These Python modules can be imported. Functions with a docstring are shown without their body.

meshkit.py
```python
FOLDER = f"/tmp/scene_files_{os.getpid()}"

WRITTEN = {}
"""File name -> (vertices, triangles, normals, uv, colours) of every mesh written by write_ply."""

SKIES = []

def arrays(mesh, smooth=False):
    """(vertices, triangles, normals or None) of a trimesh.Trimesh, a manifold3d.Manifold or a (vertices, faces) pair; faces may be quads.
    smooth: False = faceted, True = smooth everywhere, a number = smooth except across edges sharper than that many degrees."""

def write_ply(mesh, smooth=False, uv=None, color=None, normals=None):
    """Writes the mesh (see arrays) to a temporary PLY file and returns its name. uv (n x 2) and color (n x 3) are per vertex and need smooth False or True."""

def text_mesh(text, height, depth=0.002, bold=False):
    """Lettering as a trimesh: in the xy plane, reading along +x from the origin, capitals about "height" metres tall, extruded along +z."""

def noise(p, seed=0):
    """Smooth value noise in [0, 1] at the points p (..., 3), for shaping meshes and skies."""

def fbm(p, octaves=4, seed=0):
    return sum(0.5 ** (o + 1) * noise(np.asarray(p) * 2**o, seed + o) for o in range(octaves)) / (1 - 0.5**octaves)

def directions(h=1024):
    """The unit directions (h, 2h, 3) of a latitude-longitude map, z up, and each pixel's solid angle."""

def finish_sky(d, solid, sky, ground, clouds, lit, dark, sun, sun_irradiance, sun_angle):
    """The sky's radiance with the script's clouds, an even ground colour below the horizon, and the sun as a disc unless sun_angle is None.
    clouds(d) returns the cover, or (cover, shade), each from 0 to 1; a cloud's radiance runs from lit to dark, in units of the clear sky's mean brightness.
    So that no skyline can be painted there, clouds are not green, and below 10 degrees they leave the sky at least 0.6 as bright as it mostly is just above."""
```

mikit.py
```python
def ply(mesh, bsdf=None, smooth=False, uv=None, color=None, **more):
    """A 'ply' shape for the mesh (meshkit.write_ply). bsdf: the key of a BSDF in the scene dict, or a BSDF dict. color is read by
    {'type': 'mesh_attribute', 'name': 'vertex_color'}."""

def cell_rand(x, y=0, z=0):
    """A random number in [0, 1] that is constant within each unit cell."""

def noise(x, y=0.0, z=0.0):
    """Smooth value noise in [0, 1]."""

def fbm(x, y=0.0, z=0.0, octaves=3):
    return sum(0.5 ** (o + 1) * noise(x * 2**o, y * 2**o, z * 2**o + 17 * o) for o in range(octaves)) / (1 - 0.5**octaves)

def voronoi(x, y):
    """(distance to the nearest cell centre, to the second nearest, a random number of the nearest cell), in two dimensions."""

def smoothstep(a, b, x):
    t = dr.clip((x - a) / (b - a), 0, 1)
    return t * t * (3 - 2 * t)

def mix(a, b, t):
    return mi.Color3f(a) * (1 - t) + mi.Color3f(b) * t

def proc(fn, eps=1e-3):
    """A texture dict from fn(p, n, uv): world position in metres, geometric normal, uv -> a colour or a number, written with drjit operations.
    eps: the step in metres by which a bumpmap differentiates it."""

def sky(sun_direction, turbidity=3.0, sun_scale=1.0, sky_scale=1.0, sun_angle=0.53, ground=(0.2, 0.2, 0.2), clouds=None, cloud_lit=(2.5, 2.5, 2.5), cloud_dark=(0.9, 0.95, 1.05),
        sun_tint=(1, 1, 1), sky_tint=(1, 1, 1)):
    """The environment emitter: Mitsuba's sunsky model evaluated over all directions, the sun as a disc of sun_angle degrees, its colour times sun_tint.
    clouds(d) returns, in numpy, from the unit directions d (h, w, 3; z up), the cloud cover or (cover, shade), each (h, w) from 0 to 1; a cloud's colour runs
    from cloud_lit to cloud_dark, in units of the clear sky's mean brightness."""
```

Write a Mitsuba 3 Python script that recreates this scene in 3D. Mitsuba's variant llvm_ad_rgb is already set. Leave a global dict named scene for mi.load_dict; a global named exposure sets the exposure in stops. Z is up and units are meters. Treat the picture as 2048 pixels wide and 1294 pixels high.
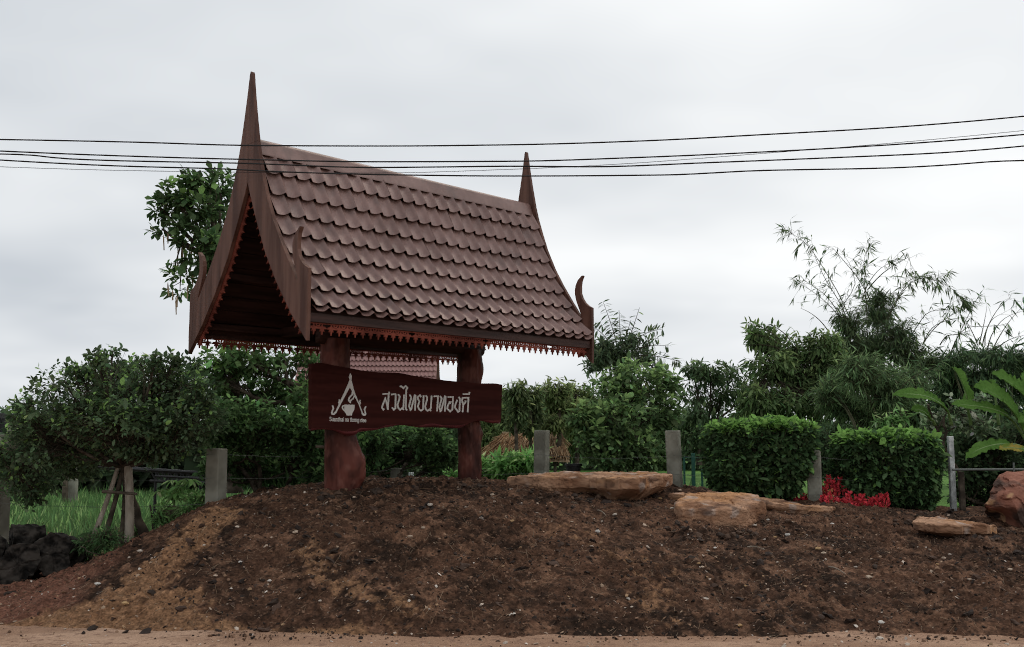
import math, random
import numpy as np
import trimesh
import drjit as dr
import mitsuba as mi
import mikit, meshkit
from shapely.geometry import Polygon, LineString, Point, box as sbox
from shapely.ops import unary_union
from shapely import affinity

T = mi.ScalarTransform4f
PI = math.pi
# ------------------------------------------------------------------ camera, sky, exposure
FOC, PITCH, CAMZ = 2000.0, math.radians(6.385), 1.7      # focal length in pixels of a 2048 wide picture
CP, SP = math.cos(PITCH), math.sin(PITCH)
scene = {'type': 'scene'}
labels = {}
exposure = 1.7
scene['camera'] = {'type': 'perspective', 'fov': 2 * math.degrees(math.atan(1024 / FOC)), 'fov_axis': 'x', 'near_clip': 0.1, 'far_clip': 2000.0,
                   'to_world': T().look_at(origin=[0, 0, CAMZ], target=[0, CP, CAMZ + SP], up=[0, 0, 1])}


def overcast(d):
    el = np.clip(d[..., 2], 0, 1)
    k = 1.0 / (el + 0.22)
    p = np.stack([d[..., 0] * k * 1.9, d[..., 1] * k * 2.3, np.zeros_like(el)], -1)
    n = meshkit.fbm(p + 11.3, 4, seed=3)
    band = meshkit.fbm(np.stack([d[..., 0] * 1.2, d[..., 1] * 1.2, el * 9], -1) + 4.0, 3, seed=8)
    shade = np.clip(0.40 + 1.25 * (n - 0.5) + 0.25 * (band - 0.5) - 0.60 * d[..., 0], 0, 1)
    return np.ones_like(el), shade


scene['sky'] = mikit.sky((0.25, 0.55, 0.8), turbidity=4, sun_scale=0.10, sun_angle=28, clouds=overcast,
                         cloud_lit=(3.1, 3.15, 3.16), cloud_dark=(1.80, 1.93, 2.08), ground=(0.10, 0.09, 0.07))


# ------------------------------------------------------------------ places
def at(px, py, Y):
    """the point at distance Y ahead that stands where pixel (px, py) of the 2048 wide photograph looks"""
    a, b = (px - 1024) / FOC, (647 - py) / FOC
    dy, dz = CP - b * SP, SP + b * CP
    k = Y / dy
    return np.array([a * k, Y, CAMZ + dz * k])


YAW, SO = math.radians(45.68), np.array([-2.934, 11.0])
SE = np.array([math.cos(YAW), math.sin(YAW)])
SM = np.array([-math.sin(YAW), math.cos(YAW)])
SHELTER = T().translate([SO[0], SO[1], 0]).rotate([0, 0, 1], math.degrees(YAW))
SL = 4.479


def sworld(s, q, z):
    p = SO + SE * s + SM * q
    return np.array([p[0], p[1], z])


def on_q(px, py, q):
    """pixel -> (s, z) on the shelter's plane q = const"""
    a, b = (px - 1024) / FOC, (647 - py) / FOC
    d = np.array([a, CP - b * SP, SP + b * CP])
    k = (q + SO @ SM) / (d[:2] @ SM)
    P = d * k
    return np.array([(P[:2] - SO) @ SE, CAMZ + P[2]])


# ------------------------------------------------------------------ scene bookkeeping
used = set()


def numbered(key):
    if key not in used:
        used.add(key)
        return key
    i = 1
    while f'{key}_{i:03d}' in used:
        i += 1
    used.add(f'{key}_{i:03d}')
    return f'{key}_{i:03d}'


def thing(name, label, cat, group=None):
    k = numbered(name)
    labels[k] = {'label': label, 'category': cat}
    if group:
        labels[k]['group'] = group
    return k


def put(key, mesh, bsdf, smooth=False, color=None, uv=None, world=None):
    more = {} if world is None else {'to_world': world}
    scene[key] = mikit.ply(mesh, bsdf, smooth, uv=uv, color=color, **more)
    return key


def part(parent, name, mesh, bsdf, smooth=False, color=None, label=None, kind=None, world=None):
    k = numbered(parent + '__' + name)
    put(k, mesh, bsdf, smooth, color, world=world)
    if label or kind:
        labels[k] = {}
        if label: labels[k]['label'] = label
        if kind: labels[k]['kind'] = kind
    return k


def single(name, mesh, bsdf, label, cat, smooth=False, color=None, group=None, world=None):
    k = thing(name, label, cat, group)
    return put(k, mesh, bsdf, smooth, color, world=world)


# ------------------------------------------------------------------ materials
F = mi.Float


def two(b):
    return {'type': 'twosided', 'b': b}


def wood(c1, c2, freq=(9, 9, 1.2), rough=0.6, spec=0.4):
    def fn(p, n, uv):
        x, y, z = p.x * freq[0], p.y * freq[1], p.z * freq[2]
        g = mikit.fbm(x, y, z, 3)
        f = mikit.noise(x * 9, y * 9, z * 3)
        return mikit.mix(c1, c2, dr.clip(mikit.smoothstep(0.25, 0.75, g) * 0.8 + 0.25 * f, 0, 1))
    return two({'type': 'principled', 'base_color': mikit.proc(fn), 'roughness': rough, 'specular': spec})


def mottled(c1, c2, s=6.0, rough=0.8, spec=0.3, speck=None):
    def fn(p, n, uv):
        g = mikit.fbm(p.x * s, p.y * s, p.z * s, 4)
        c = mikit.mix(c1, c2, mikit.smoothstep(0.3, 0.7, g))
        if speck is not None:
            c = mikit.mix(c, speck, mikit.smoothstep(0.66, 0.8, mikit.noise(p.x * s * 7, p.y * s * 7, p.z * s * 7)) * 0.7)
        return c
    return two({'type': 'principled', 'base_color': mikit.proc(fn), 'roughness': rough, 'specular': spec})


def bumped(key, fn, scale=1.0, eps=2e-3):
    """gives the scene's material of that key a fine relief, in metres"""
    b = scene[key]['b']
    scene[key] = two({'type': 'bumpmap', 'relief': mikit.proc(fn, eps), 'bsdf': b, 'scale': scale})


def vcol(rough=0.85, spec=0.25):
    return two({'type': 'principled', 'base_color': {'type': 'mesh_attribute', 'name': 'vertex_color'}, 'roughness': rough, 'specular': spec})


scene['leaf'] = {'type': 'principledthin', 'base_color': {'type': 'mesh_attribute', 'name': 'vertex_color'}, 'roughness': 0.38, 'diff_trans': 0.9, 'spec_trans': 0.0}
scene['painted'] = vcol(0.85)
scene['charred'] = mottled((0.004, 0.0035, 0.003), (0.05, 0.043, 0.037), 13, 0.85, 0.15)
scene['bark'] = mottled((0.035, 0.027, 0.02), (0.10, 0.08, 0.06), 9, 0.9, 0.2)
scene['pale_wood'] = wood((0.16, 0.13, 0.10), (0.30, 0.26, 0.21), (20, 20, 3), 0.85, 0.2)
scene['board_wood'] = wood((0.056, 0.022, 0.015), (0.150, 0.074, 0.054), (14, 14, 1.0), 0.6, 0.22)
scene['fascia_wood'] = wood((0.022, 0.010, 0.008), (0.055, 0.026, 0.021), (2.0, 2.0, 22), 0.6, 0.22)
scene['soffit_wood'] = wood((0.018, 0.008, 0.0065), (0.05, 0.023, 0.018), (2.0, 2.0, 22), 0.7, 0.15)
scene['sign_wood'] = wood((0.027, 0.0062, 0.0050), (0.050, 0.0125, 0.0098), (1.2, 1.2, 16), 0.75, 0.06)
scene['sign_edge'] = wood((0.13, 0.03, 0.035), (0.20, 0.05, 0.055), (6, 6, 20), 0.6, 0.4)


def trunk_fn(p, n, uv):
    g = mikit.fbm(p.x * 7, p.y * 7, p.z * 2.2, 4)
    w = mikit.fbm(p.x * 11 + 4, p.y * 11, p.z * 6, 4)
    c = mikit.mix((0.028, 0.0080, 0.0058), (0.120, 0.036, 0.026), mikit.smoothstep(0.28, 0.72, g))
    c = mikit.mix(c, (0.19, 0.080, 0.062), mikit.smoothstep(0.50, 0.74, w) * 0.5)
    return mikit.mix(c, (0.020, 0.008, 0.006), mikit.smoothstep(0.60, 0.72, mikit.fbm(p.x * 9, p.y * 9 + 7, p.z * 4, 3)) * 0.4)


scene['trunk_paint'] = two({'type': 'principled', 'base_color': mikit.proc(trunk_fn), 'roughness': 0.55, 'specular': 0.15})
scene['fret_red'] = mottled((0.085, 0.021, 0.014), (0.205, 0.052, 0.034), 4, 0.8, 0.1)
scene['lettering'] = two({'type': 'principled', 'base_color': {'type': 'rgb', 'value': (0.55, 0.53, 0.50)}, 'roughness': 0.6, 'specular': 0.3})
scene['concrete'] = mottled((0.165, 0.160, 0.130), (0.26, 0.255, 0.212), 5, 0.9, 0.15)
scene['white_paint'] = mottled((0.27, 0.285, 0.28), (0.50, 0.52, 0.51), 9, 0.75, 0.2)
scene['iron'] = two({'type': 'principled', 'base_color': {'type': 'rgb', 'value': (0.015, 0.015, 0.016)}, 'roughness': 0.6, 'specular': 0.4})
scene['wire'] = two({'type': 'principled', 'base_color': {'type': 'rgb', 'value': (0.12, 0.13, 0.12)}, 'roughness': 0.6, 'metallic': 0.2})
scene['rubber'] = two({'type': 'principled', 'base_color': {'type': 'rgb', 'value': (0.02, 0.02, 0.021)}, 'roughness': 0.6, 'specular': 0.3})


def tile_fn(p, n, uv):
    g = mikit.fbm(p.x * 2.2, p.y * 2.2, p.z * 2.2, 3)
    f = mikit.fbm(p.x * 20, p.y * 20, p.z * 8, 2)
    c = mikit.mix((0.168, 0.099, 0.087), (0.235, 0.146, 0.130), mikit.smoothstep(0.3, 0.7, g))
    d = mikit.smoothstep(0.58, 0.75, mikit.fbm(p.x * 5 + 3, p.y * 5, p.z * 2.2, 3))
    c = mikit.mix(c, (0.12, 0.085, 0.078), d * 0.45)
    return c * (0.84 + 0.32 * f)


scene['tile'] = two({'type': 'principled', 'base_color': mikit.proc(tile_fn), 'roughness': 0.40, 'specular': 0.4})


def rock_fn(p, n, uv):
    g = mikit.fbm(p.x * 2.6, p.y * 3.2, p.z * 4, 4)
    h = mikit.fbm(p.x * 17, p.y * 19, p.z * 22, 4)
    c = mikit.mix((0.20, 0.100, 0.056), (0.375, 0.222, 0.140), mikit.smoothstep(0.30, 0.66, g))
    c = mikit.mix(c, (0.36, 0.175, 0.070), mikit.smoothstep(0.52, 0.72, mikit.fbm(p.x * 2.1 + 4, p.y * 2.1, p.z * 4, 3)) * 0.65)
    c = mikit.mix(c, (0.38, 0.34, 0.31), mikit.smoothstep(0.60, 0.74, mikit.fbm(p.x * 5 + 9, p.y * 5, p.z * 5, 3)) * 0.5)
    c = mikit.mix(c, (0.075, 0.042, 0.030), mikit.smoothstep(0.58, 0.70, mikit.fbm(p.x * 4, p.y * 5, p.z * 7 + 5, 4)) * 0.7)
    return c * (0.62 + 0.76 * h)


scene['sandstone'] = two({'type': 'principled', 'base_color': mikit.proc(rock_fn), 'roughness': 0.9, 'specular': 0.2})


def redrock_fn(p, n, uv):
    g = mikit.fbm(p.x * 4, p.y * 4, p.z * 4, 4)
    c = mikit.mix((0.055, 0.032, 0.024), (0.235, 0.095, 0.062), mikit.smoothstep(0.36, 0.60, g))
    return mikit.mix(c, (0.42, 0.24, 0.13), mikit.smoothstep(0.60, 0.72, mikit.fbm(p.x * 5 + 3, p.y * 5, p.z * 6, 3)))


scene['red_rock'] = two({'type': 'principled', 'base_color': mikit.proc(redrock_fn), 'roughness': 0.85, 'specular': 0.3})


bumped('sandstone', lambda p, n, uv: 0.030 * dr.abs(mikit.fbm(p.x * 7, p.y * 7, p.z * 13, 4) - 0.5) * 2 + 0.012 * mikit.fbm(p.x * 34, p.y * 34, p.z * 44, 2))
bumped('red_rock', lambda p, n, uv: 0.035 * dr.abs(mikit.fbm(p.x * 6, p.y * 6, p.z * 6, 4) - 0.5) * 2 + 0.012 * mikit.fbm(p.x * 30, p.y * 30, p.z * 30, 2))
bumped('trunk_paint', lambda p, n, uv: 0.016 * mikit.fbm(p.x * 16, p.y * 16, p.z * 4, 4) + 0.005 * mikit.noise(p.x * 60, p.y * 60, p.z * 14))
bumped('board_wood', lambda p, n, uv: 0.0035 * mikit.fbm(p.x * 30, p.y * 30, p.z * 3, 3))
bumped('sign_wood', lambda p, n, uv: 0.006 * mikit.fbm(p.x * 3, p.y * 3, p.z * 34, 3))
bumped('charred', lambda p, n, uv: 0.03 * mikit.fbm(p.x * 14, p.y * 14, p.z * 14, 4))
bumped('concrete', lambda p, n, uv: 0.004 * mikit.fbm(p.x * 25, p.y * 25, p.z * 25, 3))


def soil_fn(p, n, uv):
    tan, red = uv.x, uv.y
    g = mikit.fbm(p.x * 1.6, p.y * 1.6, p.z * 1.6, 3)
    m = mikit.fbm(p.x * 11, p.y * 11, p.z * 11, 3)
    f = mikit.noise(p.x * 70, p.y * 70, p.z * 70)
    c = mikit.mix((0.023, 0.0135, 0.0092), (0.086, 0.044, 0.027), mikit.smoothstep(0.32, 0.68, g * 0.55 + m * 0.45))
    c = mikit.mix(c, (0.160, 0.086, 0.053), mikit.smoothstep(0.53, 0.70, mikit.fbm(p.x * 6 + 7, p.y * 6, p.z * 6, 3)) * 0.75)
    c = mikit.mix(c, (0.15, 0.068, 0.045), red * (0.6 + 0.5 * m))
    c = mikit.mix(c, mikit.mix((0.135, 0.066, 0.033), (0.275, 0.155, 0.086), m), mikit.smoothstep(0.32, 0.72, tan + 1.1 * (m - 0.5)))
    k = mikit.noise(p.x * 27 + 3, p.y * 27, p.z * 27)
    c = mikit.mix(c, (0.155, 0.092, 0.060), mikit.smoothstep(0.74, 0.90, mikit.noise(p.x * 41, p.y * 41 + 5, p.z * 41)) * 0.7)
    return c * (0.42 + 0.95 * f) * (0.55 + 0.9 * k)


scene['soil'] = two({'type': 'principled', 'base_color': mikit.proc(soil_fn), 'roughness': 0.95, 'specular': 0.12})


def road_fn(p, n, uv):
    g = mikit.fbm(p.x * 0.9, p.y * 2.2, 0, 4)
    f = mikit.fbm(p.x * 16, p.y * 26, 0, 3)
    c = mikit.mix((0.235, 0.142, 0.094), (0.365, 0.238, 0.165), mikit.smoothstep(0.3, 0.7, g))
    c = mikit.mix(c, (0.17, 0.10, 0.07), mikit.smoothstep(0.60, 0.74, f) * 0.8)
    return c * (0.85 + 0.3 * mikit.noise(p.x * 90, p.y * 90))


scene['road_dirt'] = two({'type': 'principled', 'base_color': mikit.proc(road_fn), 'roughness': 0.95, 'specular': 0.12})


def field_fn(p, n, uv):
    g = mikit.fbm(p.x * 0.35, p.y * 0.35, 0, 4)
    f = mikit.fbm(p.x * 9, p.y * 9, 0, 2)
    c = mikit.mix((0.040, 0.085, 0.020), (0.080, 0.155, 0.038), mikit.smoothstep(0.3, 0.7, g))
    return c * (0.7 + 0.6 * f)


scene['field_green'] = two({'type': 'principled', 'base_color': mikit.proc(field_fn), 'roughness': 0.95, 'specular': 0.1})


# ------------------------------------------------------------------ mesh helpers
def cat(ms):
    ms = [m for m in ms if m is not None and len(m[0])]
    o, V, Fc = 0, [], []
    for v, f in ms:
        V.append(v); Fc.append(np.asarray(f) + o); o += len(v)
    return np.vstack(V), np.vstack(Fc)


def tm(m):
    return np.array(m.vertices), np.array(m.faces)


def norm(a):
    return a / np.maximum(np.linalg.norm(a, axis=-1, keepdims=True), 1e-9)


def segs(p0, p1, r0, r1, sides=3):
    """many tapered prisms at once"""
    p0, p1 = np.atleast_2d(p0).astype(float), np.atleast_2d(p1).astype(float)
    n = len(p0)
    r0, r1 = np.broadcast_to(r0, n), np.broadcast_to(r1, n)
    d = norm(p1 - p0)
    ref = np.where(np.abs(d[:, 2:3]) < 0.9, [[0, 0, 1.0]], [[1.0, 0, 0]])
    u = norm(np.cross(d, ref)); w = np.cross(d, u)
    a = np.arange(sides) * 2 * PI / sides
    ring = np.cos(a)[None, :, None] * u[:, None] + np.sin(a)[None, :, None] * w[:, None]
    V = np.concatenate([p0[:, None] + ring * r0[:, None, None], p1[:, None] + ring * r1[:, None, None]], 1)
    i = np.arange(sides); j = (i + 1) % sides
    f = np.vstack([np.stack([i, j, j + sides], 1), np.stack([i, j + sides, i + sides], 1)])
    Fc = (f[None] + (np.arange(n) * 2 * sides)[:, None, None]).reshape(-1, 3)
    return V.reshape(-1, 3), Fc


def tube(path, radii, sides=8, cap=True):
    """one swept tube along a path"""
    P = np.asarray(path, float); n = len(P)
    R = np.broadcast_to(np.asarray(radii, float), n)
    t = norm(np.gradient(P, axis=0))
    ref = np.array([0, 0, 1.0]) if abs(t[:, 2]).mean() < 0.8 else np.array([1.0, 0, 0])
    u = norm(np.cross(t, ref)); w = np.cross(t, u)
    a = np.arange(sides) * 2 * PI / sides
    V = (P[:, None] + (np.cos(a)[None, :, None] * u[:, None] + np.sin(a)[None, :, None] * w[:, None]) * R[:, None, None]).reshape(-1, 3)
    f = []
    for k in range(n - 1):
        i = np.arange(sides); j = (i + 1) % sides
        f += [np.stack([i + k * sides, j + k * sides, j + (k + 1) * sides], 1), np.stack([i + k * sides, j + (k + 1) * sides, i + (k + 1) * sides], 1)]
    if cap:
        V = np.vstack([V, P[:1], P[-1:]])
        i = np.arange(sides); j = (i + 1) % sides
        f += [np.stack([j, i, np.full(sides, n * sides)], 1), np.stack([i + (n - 1) * sides, j + (n - 1) * sides, np.full(sides, n * sides + 1)], 1)]
    return V, np.vstack(f)


def bez(p0, p1, bend, n=6):
    t = np.linspace(0, 1, n)[:, None]
    p0, p1, bend = np.asarray(p0, float), np.asarray(p1, float), np.asarray(bend, float)
    return p0 * (1 - t) + p1 * t + 4 * t * (1 - t) * bend


def bar(x0, x1, y0, y1, z0, z1, ch=0.004):
    """a box with chamfered edges"""
    V = []
    X, Y, Z = (x0, x1), (y0, y1), (z0, z1)
    pts = []
    for i in (0, 1):
        for j in (0, 1):
            for k in (0, 1):
                sx, sy, sz = 1 - 2 * i, 1 - 2 * j, 1 - 2 * k
                b = np.array([X[i], Y[j], Z[k]])
                pts += [b + [sx * ch, sy * ch, 0], b + [sx * ch, 0, sz * ch], b + [0, sy * ch, sz * ch]]
    return tm(trimesh.Trimesh(np.array(pts)).convex_hull)


def extrude(poly, depth):
    ms = [trimesh.creation.extrude_polygon(g, depth, engine='earcut') for g in getattr(poly, 'geoms', [poly]) if g.area > 1e-7]
    return cat([tm(m) for m in ms])


def blob(sub=2, scale=(1, 1, 1), amp=0.25, freq=1.5, seed=0, strata=0.0):
    m = trimesh.creation.icosphere(subdivisions=sub)
    v = np.array(m.vertices)
    r = 1 + amp * 2 * (meshkit.fbm(v * freq + seed * 7.31 + 50, 4, seed) - 0.5)
    v = v * r[:, None] * np.asarray(scale)
    return v, np.array(m.faces)


# ------------------------------------------------------------------ the ground
HX = np.array([-12, -7, -6, -5.2, -4.6, -4.1, -3.45, -2, -0.6, 1, 2.15, 4.3, 5, 6, 10, 16])
HZ = np.array([0.0, 0.02, 0.035, 0.08, 0.30, 0.57, 0.90, 1.09, 1.08, 1.02, 0.95, 0.73, 0.68, 0.62, 0.5, 0.4])
CX = np.array([-12, -6, -4, -2, 0, 2.4, 4.3, 6, 10, 16])
CY = np.array([10.8, 11.0, 11.4, 11.9, 13.0, 13.9, 13.8, 12.6, 12.2, 12.2])


def mound_base(x, y):
    yb = np.interp(x, [-9, -6, -4.5, -3, -1.7, 0, 1.7, 4.6, 9], [9.5, 9.35, 9.15, 8.92, 8.86, 8.57, 8.72, 8.66, 8.64]) + 0.03 * np.sin(x * 2.3) + 0.16 * (meshkit.fbm(np.stack([x * 3.1, y * 0, y * 0 + 5], -1), 4) - 0.5)
    H, yc = np.interp(x, HX, HZ), np.interp(x, CX, CY)
    t = np.clip((y - yb) / (yc - yb), 0, 1)
    f = 1.45 * t - 0.45 * t * t
    toe = np.clip((y - yb) / 0.25, 0, 1)
    back = np.clip((y - (yc + 2.2)) / 2.5, 0, 1)
    back = back * back * (3 - 2 * back)
    return H * f * (0.35 + 0.65 * toe) * (1 - back) + 0.0


def mound_z(x, y, detail=True):
    x, y = np.asarray(x, float), np.asarray(y, float)
    z = mound_base(x, y)
    a = np.clip(z / 0.10, 0, 1)
    P = np.stack([x, y, np.zeros_like(x)], -1)
    z = z + a * 0.18 * (meshkit.fbm(P * 0.9 + 3, 3, 5) - 0.5) + a * 0.07 * (meshkit.fbm(P * [3.4, 1.8, 1] + 1.5, 2, 15) - 0.5)
    if detail:
        rough = meshkit.noise(P * 2.1 + 9, 11)
        z = z + a * (0.030 + 0.05 * rough) * (np.abs(meshkit.fbm(P * 7 + 1, 3, 21) - 0.5) * 2)
        z = z + a * 0.075 * (meshkit.fbm(P * 13 + 5, 3, 31) - 0.5) * (0.4 + rough)
        z = z + a * 0.038 * (meshkit.noise(P * 33 + 2, 41) - 0.5) * (0.5 + rough)
    return z - 0.03 * (1 - a)


def on_ground(px, py):
    lo = None
    for Y in np.arange(7.0, 17, 0.02):
        p = at(px, py, Y)
        if p[2] <= float(mound_z(p[0], p[1], False)):
            return np.array([p[0], p[1], float(mound_z(p[0], p[1], False))])
    p = at(px, py, 7.0)
    a = (p - [0, 0, CAMZ]); k = -CAMZ / a[2]
    return np.array([0, 0, CAMZ]) + a * k


def seg_mask(x, y, pts, width):
    """1 along a polyline, falling to 0 at width"""
    best = np.full(np.shape(x), 1e9)
    for (ax, ay), (bx, by) in zip(pts[:-1], pts[1:]):
        d = np.array([bx - ax, by - ay]); L2 = d @ d
        t = np.clip(((x - ax) * d[0] + (y - ay) * d[1]) / L2, 0, 1)
        best = np.minimum(best, np.hypot(x - ax - t * d[0], y - ay - t * d[1]))
    return np.clip(1.25 - best / width, 0, 1)


xs = np.concatenate([np.arange(-9.5, -6.2, 0.06), np.arange(-6.2, 7.4, 0.019), np.arange(7.4, 14, 0.06)])
ys = np.concatenate([np.arange(8.35, 12.6, 0.019), np.arange(12.6, 15.0, 0.03), np.arange(15.0, 19.5, 0.12)])
GX, GY = np.meshgrid(xs, ys)
GZ = mound_z(GX, GY)
ny, nx = GX.shape
gi = np.arange(nx * ny).reshape(ny, nx)
gf = np.vstack([np.stack([gi[:-1, :-1], gi[:-1, 1:], gi[1:, 1:]], -1).reshape(-1, 3), np.stack([gi[:-1, :-1], gi[1:, 1:], gi[1:, :-1]], -1).reshape(-1, 3)])
wob = 0.35 * (meshkit.fbm(np.stack([GX, GY, GX * 0], -1) * 1.7, 3, 4) - 0.5)
tanline = [on_ground(*q)[:2] for q in [(60, 1275), (200, 1225), (280, 1180), (330, 1130), (385, 1085), (430, 1040)]]
tan = seg_mask(GX + wob, GY + wob, tanline, 0.34)
tan = np.maximum(tan, seg_mask(GX + wob, GY, [(-12, 9.5), (-4.4, 9.2), (-2.9, 8.95), (-1.5, 8.78)], 0.22))
tan = np.maximum(tan, 0.50 * seg_mask(GX + wob, GY + wob, [on_ground(*q)[:2] for q in [(620, 1100), (700, 1180), (820, 1250)]], 0.35))
tan = np.maximum(tan, 0.42 * seg_mask(GX + wob, GY + wob, [on_ground(*q)[:2] for q in [(1120, 1060), (1300, 1130), (1330, 1230)]], 0.4))
tan = np.maximum(tan, seg_mask(GX + wob, GY + wob, [on_ground(*q)[:2] for q in [(120, 1250), (300, 1240)]], 0.42))
red = np.clip((-3.95 + 2 * wob - GX) / 0.4, 0, 1)
put('dirt_mound', (np.stack([GX, GY, GZ], -1).reshape(-1, 3), gf), 'soil', True, uv=np.stack([tan.ravel(), red.ravel()], -1))
labels['dirt_mound'] = {'kind': 'structure'}


def sheet(x0, x1, y0, y1, z, n=40, amp=0.0, freq=0.7):
    X, Y = np.meshgrid(np.linspace(x0, x1, n), np.linspace(y0, y1, n))
    Z = z + amp * (meshkit.fbm(np.stack([X, Y, X * 0], -1) * freq, 3, 2) - 0.5)
    i = np.arange(n * n).reshape(n, n)
    f = np.vstack([np.stack([i[:-1, :-1], i[:-1, 1:], i[1:, 1:]], -1).reshape(-1, 3), np.stack([i[:-1, :-1], i[1:, 1:], i[1:, :-1]], -1).reshape(-1, 3)])
    return np.stack([X, Y, Z], -1).reshape(-1, 3), f


put('field', sheet(-700, 700, -60, 1200, -0.05, 4), 'field_green')
labels['field'] = {'kind': 'structure'}
v, f = sheet(-20, 20, 3, 11, 0.0, 160, 0.05, 1.1)
put('dirt_road', cat([(v, f), sheet(-120, -20, -30, 11, -0.005, 3), sheet(20, 120, -30, 11, -0.005, 3), sheet(-20, 20, -30, 3, -0.005, 3)]), 'road_dirt', True)
labels['dirt_road'] = {'kind': 'structure'}

# loose soil, chips and fibres on the mound
rng = np.random.default_rng(7)


def scatter(n, variants, sizes, flat, seed, xr=(-6.6, 7.6), yr=(8.28, 13.6), lift=0.2, keep=None, cols=None):
    r = np.random.default_rng(seed)
    V, Fc, C, o = [], [], [], 0
    x = r.uniform(*xr, n); y = yr[0] + (yr[1] - yr[0]) * r.random(n) ** 1.15
    if keep is not None:
        ok = keep(x, y, r); x, y = x[ok], y[ok]
    z = np.maximum(mound_z(x, y), 0.0)
    for i in range(len(x)):
        v, f = variants[r.integers(len(variants))]
        s = sizes[0] * (sizes[1] / sizes[0]) ** (r.random() ** 2.2)
        a = r.random() * 2 * PI
        R = np.array([[math.cos(a), -math.sin(a), 0], [math.sin(a), math.cos(a), 0], [0, 0, 1]])
        t = r.normal(0, 0.35, 2)
        w = (v * s * [1, r.uniform(0.6, 1), flat * r.uniform(0.6, 1.2)]) @ R.T
        w[:, 2] += w[:, 0] * t[0] + w[:, 1] * t[1]
        V.append(w + [x[i], y[i], z[i] + s * flat * lift]); Fc.append(f + o); o += len(v)
        if cols is not None:
            c = np.asarray(cols[r.integers(len(cols))]) * r.uniform(0.7, 1.2)
            C.append(np.tile(c, (len(v), 1)))
    return (np.vstack(V), np.vstack(Fc)), (np.vstack(C) if cols is not None else None)


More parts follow.
